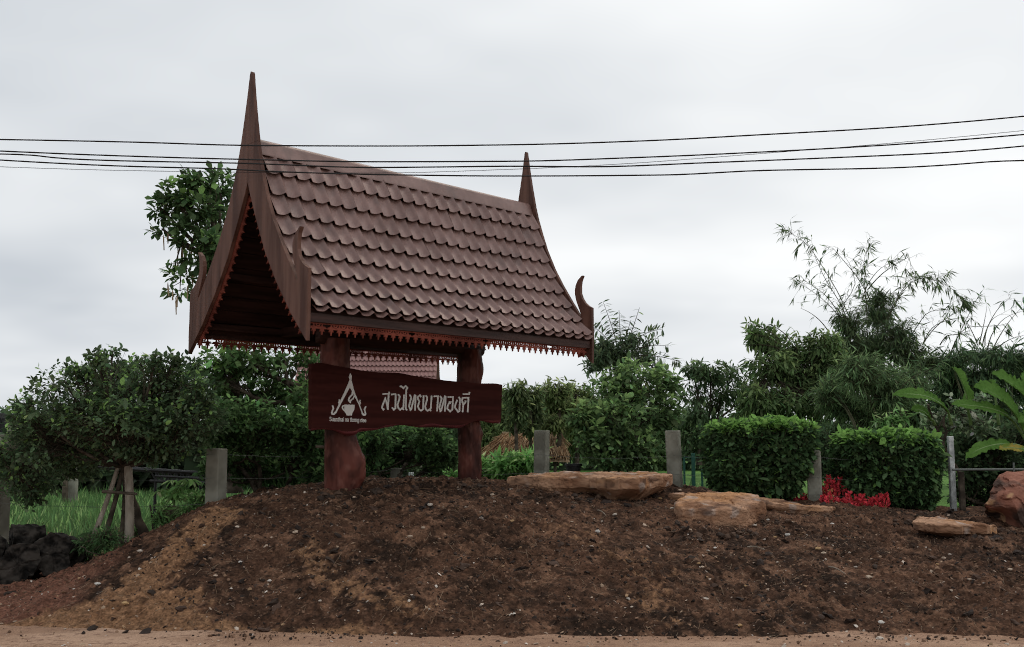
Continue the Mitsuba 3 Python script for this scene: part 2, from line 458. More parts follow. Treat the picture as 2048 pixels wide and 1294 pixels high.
lumps = [blob(1, (1, 1, 1), 0.95, 2.3, k) for k in range(6)]
octa = []
for k in range(8):
    m = trimesh.creation.icosahedron(); r = np.random.default_rng(k)
    octa.append((np.array(m.vertices) * r.uniform(0.5, 1.25, (12, 1)), np.array(m.faces)))
mm, cc = scatter(2100, lumps, (0.018, 0.066), 0.6, 1, lift=-0.1, keep=lambda x, y, r: r.random(len(x)) < np.clip(3.0 * (meshkit.fbm(np.stack([x, y, x * 0], -1) * 1.1 + 8, 3, 16) - 0.33), 0.1, 1) * np.clip((y - 8.72) / 0.4, 0, 1) * np.clip((x + 4.3) / 0.6, 0.05, 1), cols=[(0.030, 0.020, 0.016), (0.042, 0.028, 0.021), (0.065, 0.039, 0.028), (0.026, 0.018, 0.015)])
bank = [on_ground(*q) for q in [(1040, 985), (1100, 995), (1160, 1002), (1220, 1006), (1280, 1010), (1330, 1000), (1350, 1062), (1400, 1078), (1450, 1078), (1500, 1070), (1545, 1050), (1600, 1035), (1660, 1036), (1820, 1055), (1870, 1072), (1930, 1080), (1990, 1082), (2005, 1065), (660, 992), (700, 992), (740, 985), (920, 975), (960, 975)]]
br = np.random.default_rng(23)
V, Fc, C, o = [mm[0]], [mm[1]], [cc], len(mm[0])
for b in bank:
    for _ in range(9):
        v, f = lumps[br.integers(len(lumps))]
        q = b + [br.normal(0, 0.09), br.normal(0, 0.05), 0]
        q[2] = float(mound_z(q[0], q[1]))
        sc_ = br.uniform(0.015, 0.05)
        V.append(v * sc_ * [1, 1, 0.7] + q); Fc.append(f + o); o += len(v)
        C.append(np.tile(np.array([(0.035, 0.023, 0.017), (0.055, 0.034, 0.024), (0.075, 0.045, 0.030)][br.integers(3)]), (len(v), 1)))
mm, cc = (np.vstack(V), np.vstack(Fc)), np.vstack(C)
put('soil_clods', mm, 'painted', False, cc)
labels['soil_clods'] = {'label': 'dark crumbly clods of soil covering the mound', 'category': 'soil', 'kind': 'stuff'}
mm, cc = scatter(17000, octa, (0.007, 0.026), 0.7, 2, keep=lambda x, y, r: r.random(len(x)) < np.clip((y - 8.4) / 0.45, 0.03, 1) * np.clip((x + 4.2) / 1.2 + (y - 9.4), 0.12, 1), cols=[(0.026, 0.017, 0.013), (0.055, 0.032, 0.022), (0.11, 0.062, 0.038), (0.17, 0.10, 0.065), (0.02, 0.014, 0.011)])
put('soil_crumbs', mm, 'painted', False, cc)
labels['soil_crumbs'] = {'label': 'small brown crumbs of soil strewn over the whole mound', 'category': 'soil', 'kind': 'stuff'}
patchy = lambda x, y, r: r.random(len(x)) < np.clip(3.2 * (meshkit.fbm(np.stack([x, y, x * 0], -1) * 0.8 + 2, 3, 6) - 0.38), 0.05, 1)
mm, cc = scatter(5000, octa, (0.007, 0.030), 0.45, 3, keep=patchy, cols=[(0.38, 0.29, 0.22), (0.46, 0.38, 0.31), (0.30, 0.19, 0.11), (0.36, 0.25, 0.17), (0.52, 0.46, 0.40), (0.22, 0.13, 0.08)])
put('gravel_chips', mm, 'painted', False, cc)
labels['gravel_chips'] = {'label': 'pale gravel chips strewn over the dark soil', 'category': 'gravel', 'kind': 'stuff'}
n = 4200
x, y = rng.uniform(-6.4, 7.6, n), rng.uniform(8.6, 13.4, n)
p0 = np.stack([x, y, mound_z(x, y) + 0.006], -1)
a = rng.uniform(0, 2 * PI, n); Lr = rng.uniform(0.02, 0.10, n)
x1, y1 = x + Lr * np.cos(a), y + Lr * np.sin(a)
p1 = np.stack([x1, y1, mound_z(x1, y1) + rng.uniform(0.004, 0.03, n)], -1)
mm = segs(p0, p1, 0.0022, 0.0012, 3)
c = np.repeat(np.array([(0.20, 0.13, 0.08), (0.12, 0.075, 0.05), (0.26, 0.19, 0.13)])[rng.integers(0, 3, n)], 6, 0)
put('root_fibres', mm, 'painted', False, c)
labels['root_fibres'] = {'label': 'thin brown root fibres and straw bits lying on the soil', 'category': 'straw', 'kind': 'stuff'}
big = [(280, 1108), (1262, 998), (1320, 1002), (1360, 985), (1345, 1022), (1430, 1102), (1398, 1133), (1405, 1140), (1510, 1055), (1536, 1045), (1636, 1103), (1647, 1112), (1760, 1285),
       (1762, 1252), (1875, 1135), (2020, 1145), (1410, 1205), (1195, 1068), (1025, 1048), (820, 1080), (640, 1210), (480, 1130), (250, 1215), (590, 1070), (860, 1015), (1665, 1053), (1480, 1258),
       (1585, 1050), (1900, 1115), (1575, 1075), (1550, 1080), (985, 995), (1230, 1035), (195, 1175), (1490, 1178), (1738, 1160)]
for i, (px, py) in enumerate(big):
    g = on_ground(px, py)
    s = rng.uniform(0.016, 0.034)
    v, f = blob(1, (s, s * rng.uniform(0.5, 0.9), s * 0.5), 0.6, 1.8, 100 + i)
    cc = np.tile(np.array([(0.45, 0.39, 0.33), (0.52, 0.49, 0.45), (0.40, 0.26, 0.13), (0.42, 0.33, 0.25)][i % 4]), (len(v), 1))
    single('stone_chip', (v + g + [0, 0, 0.03], f), 'painted', 'pale stone chip lying on the dark soil of the mound', 'stone', False, cc, 'pale stone chips on the mound')
for (p, q, lab) in [((1495, 1104), (1530, 1112), 'thin grey twig lying below the round orange boulder'), ((1658, 1144), (1690, 1160), 'thin grey twig lying in the middle of the right hand slope'),
                    ((1195, 1030), (1212, 1042), 'short pale twig lying on the soil below the widest flat rock')]:
    a0, b0 = on_ground(*p) + [0, 0, 0.05], on_ground(*q) + [0, 0, 0.06]
    single('twig', tube(bez(a0, b0, [0, 0.01, 0.015], 6), np.linspace(0.009, 0.004, 6), 6), 'pale_wood', lab, 'twig', True)

# ------------------------------------------------------------------ the sign shelter
shelter = thing('sign_shelter', 'open sign shelter with steep curved tiled gable roof on two red tree trunk posts', 'shelter')
curve = np.array([(-0.035, 4.985), (-0.13, 4.855), (-0.235, 4.665), (-0.375, 4.29), (-0.545, 3.935), (-0.775, 3.56), (-1.01, 3.265), (-1.225, 3.035)])
_t = np.gradient(curve, axis=0); _t /= np.linalg.norm(_t, axis=1, keepdims=True)
curve = curve - np.stack([-np.abs(_t[:, 1]), np.abs(_t[:, 0])], -1) * np.array([0.02, 0.04, 0.055, 0.058, 0.058, 0.058, 0.058, 0.055])[:, None]
ca = np.concatenate([[0], np.cumsum(np.linalg.norm(np.diff(curve, axis=0), axis=1))])
from scipy.interpolate import CubicSpline
csp = CubicSpline(ca, curve)
CL = ca[-1]


def roof_pt(u, side):
    """point and outward normal of the roof's surface at arc length u below the ridge; side -1 faces the road"""
    p = csp(u); t = csp(u, 1); t = norm(t)
    nrm = np.stack([t[..., 1], -t[..., 0]], -1)           # towards -y, +z
    nrm = nrm * np.where(nrm[..., 1:2] < 0, -1, 1)
    if side > 0:
        p = p * [-1, 1]; nrm = nrm * [-1, 1]
    return p, nrm


NT, NR = 23, 8
TW = (SL - 0.03) / NT
u_top, u_bot = 0.125, CL
RL = (u_bot - u_top) / (NR + 0.12)


def tile_mesh(i, r, side, jit=0.0, nx=15, nv=4, frac=1.0):
    s = 0.015 + TW * (i + np.linspace(0, 1, nx))
    xx = np.linspace(0, 1, nx)
    wave = 0.050 * (0.5 + 0.5 * np.cos(2 * PI * (xx + 0.05 * np.sin(2 * PI * xx)))) ** 2.0
    u0, u1 = u_top + RL * r, u_top + RL * (r + frac) + (0.022 if frac == 1 else 0.03)
    uu = np.linspace(u0, u1, nv)
    lift = (0.052 if frac == 1 else 0.02) * np.linspace(0, 1, nv) + jit
    P, N = roof_pt(np.minimum(uu, CL + 0.05), side)
    V = np.zeros((nv + 1, nx, 3))
    for k in range(nv):
        off = lift[k] + wave
        V[k, :, 0] = s; V[k, :, 1] = P[k, 0] + N[k, 0] * off; V[k, :, 2] = P[k, 1] + N[k, 1] * off
        if k == nv - 1:      # the pan hangs a little lower than the crests: a scalloped edge
            tdir = norm(csp(u1, 1)) * ([1, 1] if side < 0 else [-1, 1])
            d = 0.014 * np.abs(np.sin(PI * xx)) ** 0.7
            V[k, :, 1] += tdir[0] * d; V[k, :, 2] += tdir[1] * d
    V[nv] = V[nv - 1]
    V[nv, :, 1] -= N[-1, 0] * 0.005; V[nv, :, 2] -= N[-1, 1] * 0.005
    g = np.arange((nv + 1) * nx).reshape(nv + 1, nx)
    f = np.vstack([np.stack([g[:-1, :-1], g[1:, :-1], g[1:, 1:]], -1).reshape(-1, 3), np.stack([g[:-1, :-1], g[1:, 1:], g[:-1, 1:]], -1).reshape(-1, 3)])
    return V.reshape(-1, 3), f


# the deck under the tiles is the roof part itself
def deck(side, off, s0=0.02, s1=SL - 0.02, n=14, u0=0.0, u1=CL - 0.02):
    P, N = roof_pt(np.linspace(u0, u1, n), side)
    Q = P + N * off
    V = np.array([[(s, q[0], q[1]) for q in Q] for s in (s0, s1)]).reshape(-1, 3)
    g = np.arange(2 * n).reshape(2, n)
    return V, np.vstack([np.stack([g[0, :-1], g[1, :-1], g[1, 1:]], -1), np.stack([g[0, :-1], g[1, 1:], g[0, 1:]], -1)])


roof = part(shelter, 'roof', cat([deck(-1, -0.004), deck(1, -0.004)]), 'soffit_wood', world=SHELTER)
rr = np.random.default_rng(3)
for r in range(NR):
    for i in range(NT):
        part(roof, 'tile', tile_mesh(i, r, -1, rr.normal(0, 0.0012)), 'tile', 50, world=SHELTER)
for i in range(NT):
    part(roof, 'eave_tile', tile_mesh(i, NR, -1, 0, 15, 3, 0.17), 'tile', 50, world=SHELTER)
part(shelter, 'back_tile_sheet', cat([tile_mesh(i, r, 1, 0, 7, 3) for r in range(NR) for i in range(NT)]), 'tile', 50, kind='stuff', world=SHELTER)
# eave edge under the lowest row: the curled edge of the under sheet
# ridge cap
a = np.linspace(0, PI, 13)
cs = np.vstack([[(-0.152, 4.836), (-0.150, 4.850)], np.stack([-0.108 * np.cos(a), 4.965 + 0.072 * np.sin(a)], -1), [(0.150, 4.850), (0.152, 4.836)]])
cs2 = cs + [0, -0.008]
V = []
for s in (0.005, SL - 0.005):
    V += [(s, y, z) for y, z in cs] + [(s, y, z) for y, z in cs2]
V = np.array(V); m = len(cs)
i = np.arange(m - 1)
f = [np.stack([i, i + 1, i + 1 + 2 * m], 1), np.stack([i, i + 1 + 2 * m, i + 2 * m], 1), np.stack([i + m, i + 1 + 3 * m, i + 1 + m], 1), np.stack([i + m, i + 3 * m, i + 1 + 3 * m], 1)]
for e in (0, m - 1):
    f.append(np.array([[e, e + m, e + 3 * m], [e, e + 3 * m, e + 2 * m]]))
for b in (0, 2 * m):
    f.append(np.stack([i + b, i + 1 + b, i + 1 + m + b], 1)); f.append(np.stack([i + b, i + 1 + m + b, i + m + b], 1))
part(roof, 'ridge_cap', (V, np.vstack(f)), 'tile', 35, world=SHELTER)

# bargeboards with hooks, and spires
half = [(0, 4.96), (-0.176, 4.96), (-0.232, 4.76), (-0.30, 4.565), (-0.40, 4.30), (-0.545, 4.01), (-0.69, 3.775), (-0.86, 3.53), (-0.955, 3.40), (-1.005, 3.325),
        (-1.022, 3.30), (-1.034, 3.325), (-1.018, 3.375), (-0.985, 3.45), (-0.952, 3.53), (-0.932, 3.61), (-0.930, 3.68), (-0.946, 3.745), (-0.985, 3.81), (-1.05, 3.862), (-1.072, 3.862),
        (-1.038, 3.80), (-1.022, 3.72), (-1.023, 3.63), (-1.05, 3.56), (-1.10, 3.49), (-1.16, 3.44), (-1.224, 3.408), (-1.224, 2.90), (-1.218, 2.66),
        (-1.10, 2.785), (-0.92, 2.975), (-0.65, 3.31), (-0.40, 3.68), (-0.20, 4.07), (-0.05, 4.395), (0, 4.52)]
spire = [(0.176, 4.963), (0.106, 5.29), (0.056, 5.55), (0.017, 5.785), (0.007, 5.806), (-0.007, 5.806), (-0.017, 5.785), (-0.056, 5.55), (-0.106, 5.29), (-0.176, 4.963)]


def upright(poly, s0, s1, flip=1):
    """a polygon of the (y, z) plane made a board from s0 to s1"""
    if not isinstance(poly, Polygon) and not hasattr(poly, 'geoms'):
        poly = Polygon(poly)
    v, f = extrude(poly, s1 - s0)
    return np.stack([s0 + v[:, 2], v[:, 0] * flip, v[:, 1]], -1), f


def smooth_poly(p, d=0.006):
    return Polygon(p).buffer(-d).buffer(2 * d).buffer(-d)


for s0, word in ((-0.045, 'front'), (SL, 'back')):
    for sd in (1, -1):
        h = [(y - 0.0015 if abs(y) < 1e-9 else y, z) for y, z in half]
        bb = part(shelter, 'bargeboard', upright(Polygon(h), s0, s0 + 0.045, sd), 'board_wood', world=SHELTER)
    part(shelter, 'spire', upright(Polygon(spire), s0 + 0.001, s0 + 0.044), 'board_wood', world=SHELTER)


# fretwork
def fret(nu, w, h):
    """nu star-and-spike units side by side as one cut board, top at z = 0"""
    ps = [sbox(0, -0.10 * h, nu * w, 0)]
    for k in range(nu):
        c = (k + 0.5) * w
        ps.append(Polygon([(c - 0.15 * w, -0.50 * h), (c + 0.15 * w, -0.50 * h), (c + 0.03 * w, -h), (c - 0.03 * w, -h)]))
        star = [(c + (0.46 if j % 2 == 0 else 0.20) * w * math.cos(PI / 2 + j * PI / 5), -0.42 * h + (0.46 if j % 2 == 0 else 0.20) * w * math.sin(PI / 2 + j * PI / 5)) for j in range(10)]
        ps.append(Polygon(star))
        ps.append(sbox(c - 0.5 * w, -0.50 * h, c + 0.5 * w, -0.37 * h))
        ps.append(sbox(c - 0.06 * w, -0.3 * h, c + 0.06 * w, 0))
        ring = Point(c + 0.5 * w, -0.12 * h).buffer(0.26 * w, 6).difference(Point(c + 0.5 * w, -0.12 * h).buffer(0.13 * w, 6))
        if k < nu - 1: ps.append(ring)
    u = unary_union(ps)
    return u


def fret_along(u, org, ax, up, thick, nrm):
    """lay the cut board: u's x along ax, y along up"""
    v, f = extrude(u, thick)
    org, ax, up, nrm = (np.asarray(t, float) for t in (org, ax, up, nrm))
    return org + v[:, :1] * ax + v[:, 1:2] * up + v[:, 2:3] * nrm, f


for sd in (-1, 1):
    y = 1.175 * sd
    part(shelter, 'fascia_board', bar(0.004, SL - 0.004, y - 0.02 + 0.004 * sd, y + 0.02 + 0.004 * sd, 2.858, 2.955), 'fascia_wood', world=SHELTER)
    V = np.array([(s, sd * (1.150 + o), z) for s in (0.004, SL - 0.004) for o, z in ((0, 2.90), (0.02, 2.90), (0.02, 3.0), (0, 3.015))])
    part(shelter, 'eave_strip', tm(trimesh.Trimesh(V).convex_hull), 'soffit_wood', world=SHELTER)
    s = 0.02
    for cnt in (2, 11, 11, 11, 7):
        u = fret(cnt, 0.1035, 0.125)
        part(shelter, 'fretwork', fret_along(u, (s, y - 0.008 * 1, 2.8575), (1, 0, 0), (0, 0, 1), 0.016, (0, 1, 0)), 'fret_red', world=SHELTER)
        s += cnt * 0.1035 + 0.012
inner = np.array([(-1.10, 2.785), (-0.92, 2.975), (-0.65, 3.31), (-0.40, 3.68), (-0.20, 4.07), (-0.05, 4.395)])
isp = CubicSpline(np.concatenate([[0], np.cumsum(np.linalg.norm(np.diff(inner, axis=0), axis=1))]), inner)
IL = isp.x[-1]
for s0 in (0.004, SL - 0.018):
    for sd in (1, -1):
        nu = 21
        u = fret(nu, IL / nu, 0.115)
        v, f = extrude(u.simplify(0.001), 0.014)
        P, tg = isp(v[:, 0]), norm(isp(np.clip(v[:, 0], 0, IL), 1))
        inw = np.stack([tg[:, 1], -tg[:, 0]], -1)          # to the inside of the gable
        Q = P - inw * 0.012 + inw * (-v[:, 1:2])
        part(shelter, 'fretwork', (np.stack([s0 + v[:, 2], Q[:, 0] * sd, Q[:, 1]], -1), f), 'fret_red', world=SHELTER)
# soffit boards under both slopes, purlins, beams
for sd in (-1, 1):
    nb = 11
    e = np.linspace(0.10, CL - 0.10, nb + 1)
    for k in range(nb):
        P, N = roof_pt(np.array([e[k] + 0.004, e[k + 1] - 0.004]), sd)
        a, b = P - N * 0.034, P - N * 0.012
        V = np.array([(s, q[0], q[1]) for s in (0.03, SL - 0.03) for q in (a[0], a[1], b[1], b[0])])
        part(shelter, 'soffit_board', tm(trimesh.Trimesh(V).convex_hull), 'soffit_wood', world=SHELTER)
    for u in (0.75, 1.55, 2.25):
        P, N = roof_pt(np.array([u]), sd)
        c = P[0] - N[0] * 0.075
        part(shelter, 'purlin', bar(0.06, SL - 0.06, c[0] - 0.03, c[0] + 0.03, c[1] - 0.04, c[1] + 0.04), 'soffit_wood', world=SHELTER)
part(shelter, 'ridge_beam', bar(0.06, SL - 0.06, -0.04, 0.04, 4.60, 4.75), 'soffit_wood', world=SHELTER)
xs_ = np.linspace(0.95, 3.6, 24)
part(shelter, 'log_beam', tube(np.stack([xs_, 0.02 * np.sin(xs_ * 2) , 2.86 + 0.01 * np.sin(xs_ * 3)], -1), 0.085 + 0.008 * np.sin(xs_ * 7), 14), 'soffit_wood', True, world=SHELTER)
for s in (1.19, 3.37):
    part(shelter, 'cross_beam', bar(s - 0.05, s + 0.05, -1.14, 1.14, 2.93, 3.05), 'soffit_wood', world=SHELTER)
    for sd in (-1, 1):
        p0, p1 = np.array([s, sd * 0.12, 2.45 + 0.45]), np.array([s, sd * 0.45, 3.62])
        part(shelter, 'brace', tube([p0, p1], 0.035, 8), 'soffit_wood', True, world=SHELTER)
    part(shelter, 'king_post', bar(s - 0.045, s + 0.045, -0.045, 0.045, 3.05, 4.6), 'soffit_wood', world=SHELTER)


def trunk_post(s0, s1, z0, z1, r0, r1, seed, burl=None, stub=None):
    nz, nt = 120, 72
    zz = np.linspace(z0, z1, nz); th = np.arange(nt) * 2 * PI / nt
    t = (zz - z0) / (z1 - z0)
    A, Z = np.meshgrid(th, zz)
    R = np.interp(t, [0, 0.12, 0.5, 1], [r0 * 1.08, r0, (r0 + r1) / 2, r1])[:, None] * np.ones_like(A)
    P = np.stack([np.cos(A) * 1.1, np.sin(A) * 1.1, Z * 0.9], -1)
    R = R * (1 + 0.16 * (meshkit.fbm(P + seed * 3.7, 3, seed) - 0.5))
    P2 = np.stack([np.cos(A) * 5, np.sin(A) * 5, Z * 1.6], -1)
    R = R + 0.024 * (meshkit.fbm(P2 + seed, 4, seed + 5) - 0.5) + 0.010 * (meshkit.noise(np.stack([np.cos(A) * 14, np.sin(A) * 14, Z * 5], -1), seed + 8) - 0.5)
    for (th0, zc, amp, wt, wz) in burl or []:
        d = np.angle(np.exp(1j * (A - th0)))
        rough = 0.55 + 0.9 * meshkit.fbm(np.stack([np.cos(A) * 4, np.sin(A) * 4, Z * 5], -1) + 3, 3, 9)
        R = R + amp * np.exp(-(d / wt) ** 2 - ((Z - zc) / wz) ** 2) * rough
    sx = s0 + (s1 - s0) * t + 0.012 * np.sin(zz * 4 + seed)
    V = np.stack([sx[:, None] + R * np.cos(A), R * np.sin(A), Z], -1).reshape(-1, 3)
    g = np.arange(nz * nt).reshape(nz, nt); g2 = np.roll(g, -1, 1)
    f = np.vstack([np.stack([g[:-1], g2[:-1], g2[1:]], -1).reshape(-1, 3), np.stack([g[:-1], g2[1:], g[1:]], -1).reshape(-1, 3)])
    return V, f


# the side seen to the right from the road is local angle -45 degrees
post1 = part(shelter, 'post', trunk_post(1.33, 1.19, 0.85, 2.84, 0.185, 0.165, 1, [(-0.8, 1.33, 0.105, 0.7, 0.27), (-0.5, 1.42, 0.03, 0.3, 0.10), (-1.1, 1.24, 0.03, 0.3, 0.12), (-0.7, 1.80, 0.03, 0.6, 0.06)]), 'trunk_paint', True, label='nearer trunk post with a large burl on its side', world=SHELTER)
post2 = part(shelter, 'post', trunk_post(3.39, 3.37, 0.85, 2.84, 0.150, 0.150, 2, [(-0.8, 2.55, 0.035, 0.6, 0.22), (-0.9, 1.72, 0.03, 0.5, 0.07)]), 'trunk_paint', True, label='farther straight trunk post', world=SHELTER)
part(post1, 'branch_stub', tube([(1.14, 0.10, 1.565), (1.06, 0.17, 1.57)], [0.022, 0.016], 10), 'bark', True, world=SHELTER)

# ------------------------------------------------------------------ the sign
sign = thing('sign_board', 'dark red wooden plank sign with white writing and a coffee cup emblem on the posts', 'sign')
Q0 = -0.265      # front face of the plank
ct = lambda L: [(580 + x / 3.8065, 660 + y / 3.8065) for x, y in L]
top = ct([(163, 258), (230, 250), (330, 268), (455, 290), (560, 310), (650, 320), (820, 326), (950, 350), (1090, 370), (1200, 386), (1330, 396), (1450, 407), (1540, 406), (1615, 417)])
bot = ct([(1607, 690), (1530, 690), (1440, 686), (1350, 712), (1280, 728), (1180, 726), (1080, 712), (960, 730), (830, 716), (740, 726), (640, 748), (540, 745), (500, 768), (440, 774), (330, 756), (230, 748), (163, 752)])


def splined(P, n):
    P = np.array(P); d = np.concatenate([[0], np.cumsum(np.linalg.norm(np.diff(P, axis=0), axis=1))])
    from scipy.interpolate import PchipInterpolator
    q = PchipInterpolator(d, P)(np.linspace(0, d[-1], n))
    return [tuple(t) for t in q]


outline = [tuple(on_q(x, y, Q0)) for x, y in splined(top, 60) + splined(bot, 80)]
pl = Polygon(outline).buffer(0)


def facing(poly, depth, q):
    """a polygon of (s, z) as a plate whose front lies at q - depth"""
    v, f = extrude(poly, depth)
    return np.stack([v[:, 0], q - v[:, 2], v[:, 1]], -1), f


part(sign, 'plank', facing(pl, 0.062, Q0 + 0.062), 'sign_wood', label='dark red brown plank with wavy natural edges', world=SHELTER)
# the bark-side edge that shows along the bottom: sloping back and down from the front face
lo = [on_q(x, y, Q0) for x, y in splined(bot, 80)]
V, fl = [], []
for k, (s, z) in enumerate(lo):
    d = 0.026 + 0.016 * math.sin(s * 5.0 + 1) + 0.010 * math.sin(s * 11)
    V += [(s, Q0 - 0.0, z + 0.002), (s, Q0 + 0.022, z - max(d, 0.008)), (s, Q0 + 0.06, z + 0.002)]
for k in range(len(lo) - 1):
    a = 3 * k
    fl += [(a, a + 1, a + 4), (a, a + 4, a + 3), (a + 1, a + 2, a + 5), (a + 1, a + 5, a + 4)]
part(sign, 'waney_edge', (np.array(V), np.array(fl)), 'sign_edge', 40, label='redder rough lower edge of the plank', world=SHELTER)
strokes = [
    [[(148, 287), (272, 283)], [(290, 240), (276, 290), (258, 615)], [(185, 585), (165, 607), (138, 568), (152, 515), (207, 378), (245, 520), (260, 606)]],
    [[(322, 298), (412, 288), (420, 300), (413, 580), (380, 612), (345, 562)]],
    [[(468, 292), (502, 335), (498, 372), (458, 510), (472, 570), (508, 612), (578, 555), (592, 300)], [(545, 568), (588, 612)]],
    [[(502, 135), (532, 125), (575, 168), (622, 122), (662, 160), (636, 200), (626, 588), (652, 622)]],
    [[(703, 300), (738, 352), (692, 540), (722, 612), (737, 600), (808, 312), (826, 322), (816, 628)]],
    [[(940, 352), (916, 310), (880, 340), (872, 390), (905, 432), (874, 540), (902, 605), (940, 626), (978, 600), (992, 312)]],
    [[(1032, 316), (1064, 352), (1062, 400), (1022, 540), (1036, 600), (1070, 632), (1138, 580), (1155, 320)], [(1105, 592), (1142, 638)]],
    [[(1198, 345), (1214, 332), (1288, 334), (1266, 642)]],
    [[(1328, 328), (1362, 380), (1312, 560), (1335, 636), (1350, 626), (1428, 335), (1442, 345), (1426, 648)]],
    [[(1484, 352), (1594, 347), (1580, 600), (1535, 646), (1476, 590), (1482, 540), (1522, 450), (1544, 452), (1528, 488)]],
    [[(1706, 348), (1736, 382), (1724, 636), (1695, 652), (1632, 560), (1638, 515), (1680, 405)]],
    [[(1790, 660), (1802, 520), (1778, 412), (1792, 364), (1910, 364), (1894, 660)], [(1802, 510), (1850, 452), (1850, 420)]],
    [[(1794, 290), (1924, 290), (1930, 244)]]]


def px_poly(poly, ox, oy, k, q):
    """a polygon in crop pixels -> the sign's plane"""
    from shapely import transform
    return transform(poly, lambda a: np.array([on_q(ox + x / k, oy + y / k, q) for x, y in a]))


for st in strokes:
    g = unary_union([LineString(l).buffer(16.5, cap_style=2, join_style=2, mitre_limit=2.0) for l in st])
    part(sign, 'letter', facing(px_poly(g, 750, 760, 10.24, Q0), 0.004, Q0 - 0.001), 'lettering', world=SHELTER)
B = lambda l, w: LineString(l).buffer(w, cap_style=1)
frame_ = unary_union([
    Polygon([(652, 62), (676, 120), (684, 165), (674, 212), (640, 222), (616, 165), (628, 118)]),
    Polygon([(636, 205), (600, 300), (400, 735), (318, 915), (345, 935), (440, 745), (640, 375), (700, 480), (735, 560), (830, 745), (900, 935), (935, 955), (845, 730), (740, 470), (672, 205)]),
    B([(268, 775), (285, 825), (262, 885), (252, 925)], 16), B([(252, 925), (262, 950), (290, 952), (330, 915)], 20),
    B([(980, 795), (955, 845), (968, 900), (976, 945)], 16), B([(976, 945), (960, 970), (935, 968), (908, 935)], 20),
    B([(408, 640), (416, 668), (396, 700), (412, 730)], 13), B([(862, 655), (850, 685), (868, 712), (850, 740)], 13),
    B([(700, 470), (690, 530), (625, 600), (614, 650), (648, 700)], 17), B([(735, 560), (712, 615), (660, 655), (645, 700)], 14)])
emb = part(sign, 'emblem', facing(px_poly(frame_, 640, 740, 10.783, Q0), 0.004, Q0 - 0.001), 'lettering', label='white emblem of a pointed gable with curled ends and rising steam', world=SHELTER)
cup = unary_union([Polygon([(525, 745), (742, 750), (738, 840), (720, 890), (690, 930), (685, 982), (570, 982), (555, 940), (525, 900), (520, 840)]),
                   LineString([(528, 768), (488, 772), (478, 812), (500, 858), (545, 888)]).buffer(14)])
part(emb, 'cup', facing(px_poly(cup, 640, 740, 10.783, Q0), 0.004, Q0 - 0.001), 'lettering', label='white coffee cup of the emblem', world=SHELTER)
tx = meshkit.text_mesh('Suanthai na thong dee', 1.0, 0.1, bold=True)
v, f = tm(tx)
x0, x1 = v[:, 0].min(), v[:, 0].max()
a, b, h0 = on_q(658.5, 842.0, Q0), on_q(732, 844.5, Q0), on_q(658.5, 833.5, Q0)
w = (v[:, 0] - x0) / (x1 - x0)
zz = a[1] + (b[1] - a[1]) * w + v[:, 1] * (h0[1] - a[1]) * 0.98
part(sign, 'caption', (np.stack([a[0] + (b[0] - a[0]) * w, np.where(v[:, 2] > 0.05, Q0 - 0.005, Q0 - 0.001), zz], -1), f), 'lettering', label='small white line of writing under the emblem', world=SHELTER)

#@@REST@@
# ------------------------------------------------------------------ fence
fence = thing('wire_fence', 'barbed wire fence on square grey concrete posts running behind the shelter and the flat rocks', 'fence')
posts = [(6, 13.2, 868, 0.21, 0.0), (435, 12.1, 897, 0.185, 0.0), (789, 15.7, 936, 0.15, 0), (1081, 16.0, 861, 0.20, 0.0), (1353, 14.8, 861, 0.195, 0.0), (1627, 14.25, 900, 0.19, 0.0)]
strand_z, tops = [], []
prng = np.random.default_rng(4)
for i, (px, Y, pt, w, yw) in enumerate(posts):
    p = at(px, pt, Y)
    m = trimesh.Trimesh(bar(-w / 2, w / 2, -w / 2, w / 2, -0.35, p[2], 0.012)[0]).convex_hull
    m = m.subdivide_to_size(0.25)
    v = np.array(m.vertices)
    v = v + 0.006 * (meshkit.noise(v * 9 + i * 5)[:, None] - 0.5)
    v[:, 0] += 0.02 * prng.normal() * v[:, 2]
    c, s = math.cos(-0.35), math.sin(-0.35)
    v[:, :2] = v[:, :2] @ np.array([[c, s], [-s, c]])
    part(fence, 'post', (v + [p[0], p[1], 0], np.array(m.faces)), 'concrete', 30)
    tops.append((p, w))
wz = [(1.52, 1.48, 1.44, 1.40, 1.41, 1.40), (1.18, 1.20, 1.18, 1.12, 1.14, 1.12), (0.84, 0.9, 0.92, 0.9, 0.89, 0.88)]
hooks = [np.array([p[0] + 0.0, p[1] - w * 0.62]) for p, w in tops]
hooks = [hooks[0] - (hooks[1] - hooks[0]) * 1.0] + hooks + [np.array([at(1897, 900, 14.2)[0], 14.15])]
for zs in wz:
    zs = (zs[0],) + zs + (zs[-1] - 0.02,)
    path = []
    for k in range(len(hooks) - 1):
        t = np.linspace(0, 1, 9)[:-1] if k < len(hooks) - 2 else np.linspace(0, 1, 9)
        xy = hooks[k][None] * (1 - t[:, None]) + hooks[k + 1][None] * t[:, None]
        z = zs[k] * (1 - t) + zs[k + 1] * t - 0.05 * 4 * t * (1 - t)
        path.append(np.column_stack([xy, z]))
    path = np.vstack(path)
    ms = [tube(path, 0.0018, 5)]
    d = np.concatenate([[0], np.cumsum(np.linalg.norm(np.diff(path, axis=0), axis=1))])
    bb = np.arange(0.05, d[-1], 0.13)
    C = np.stack([np.interp(bb, d, path[:, k]) for k in range(3)], -1)
    o = prng.normal(0, 1, C.shape); o = norm(o) * 0.018
    ms += [segs(C - o, C + o, 0.0018, 0.0018, 3)]
    part(fence, 'wire', cat(ms), 'wire')

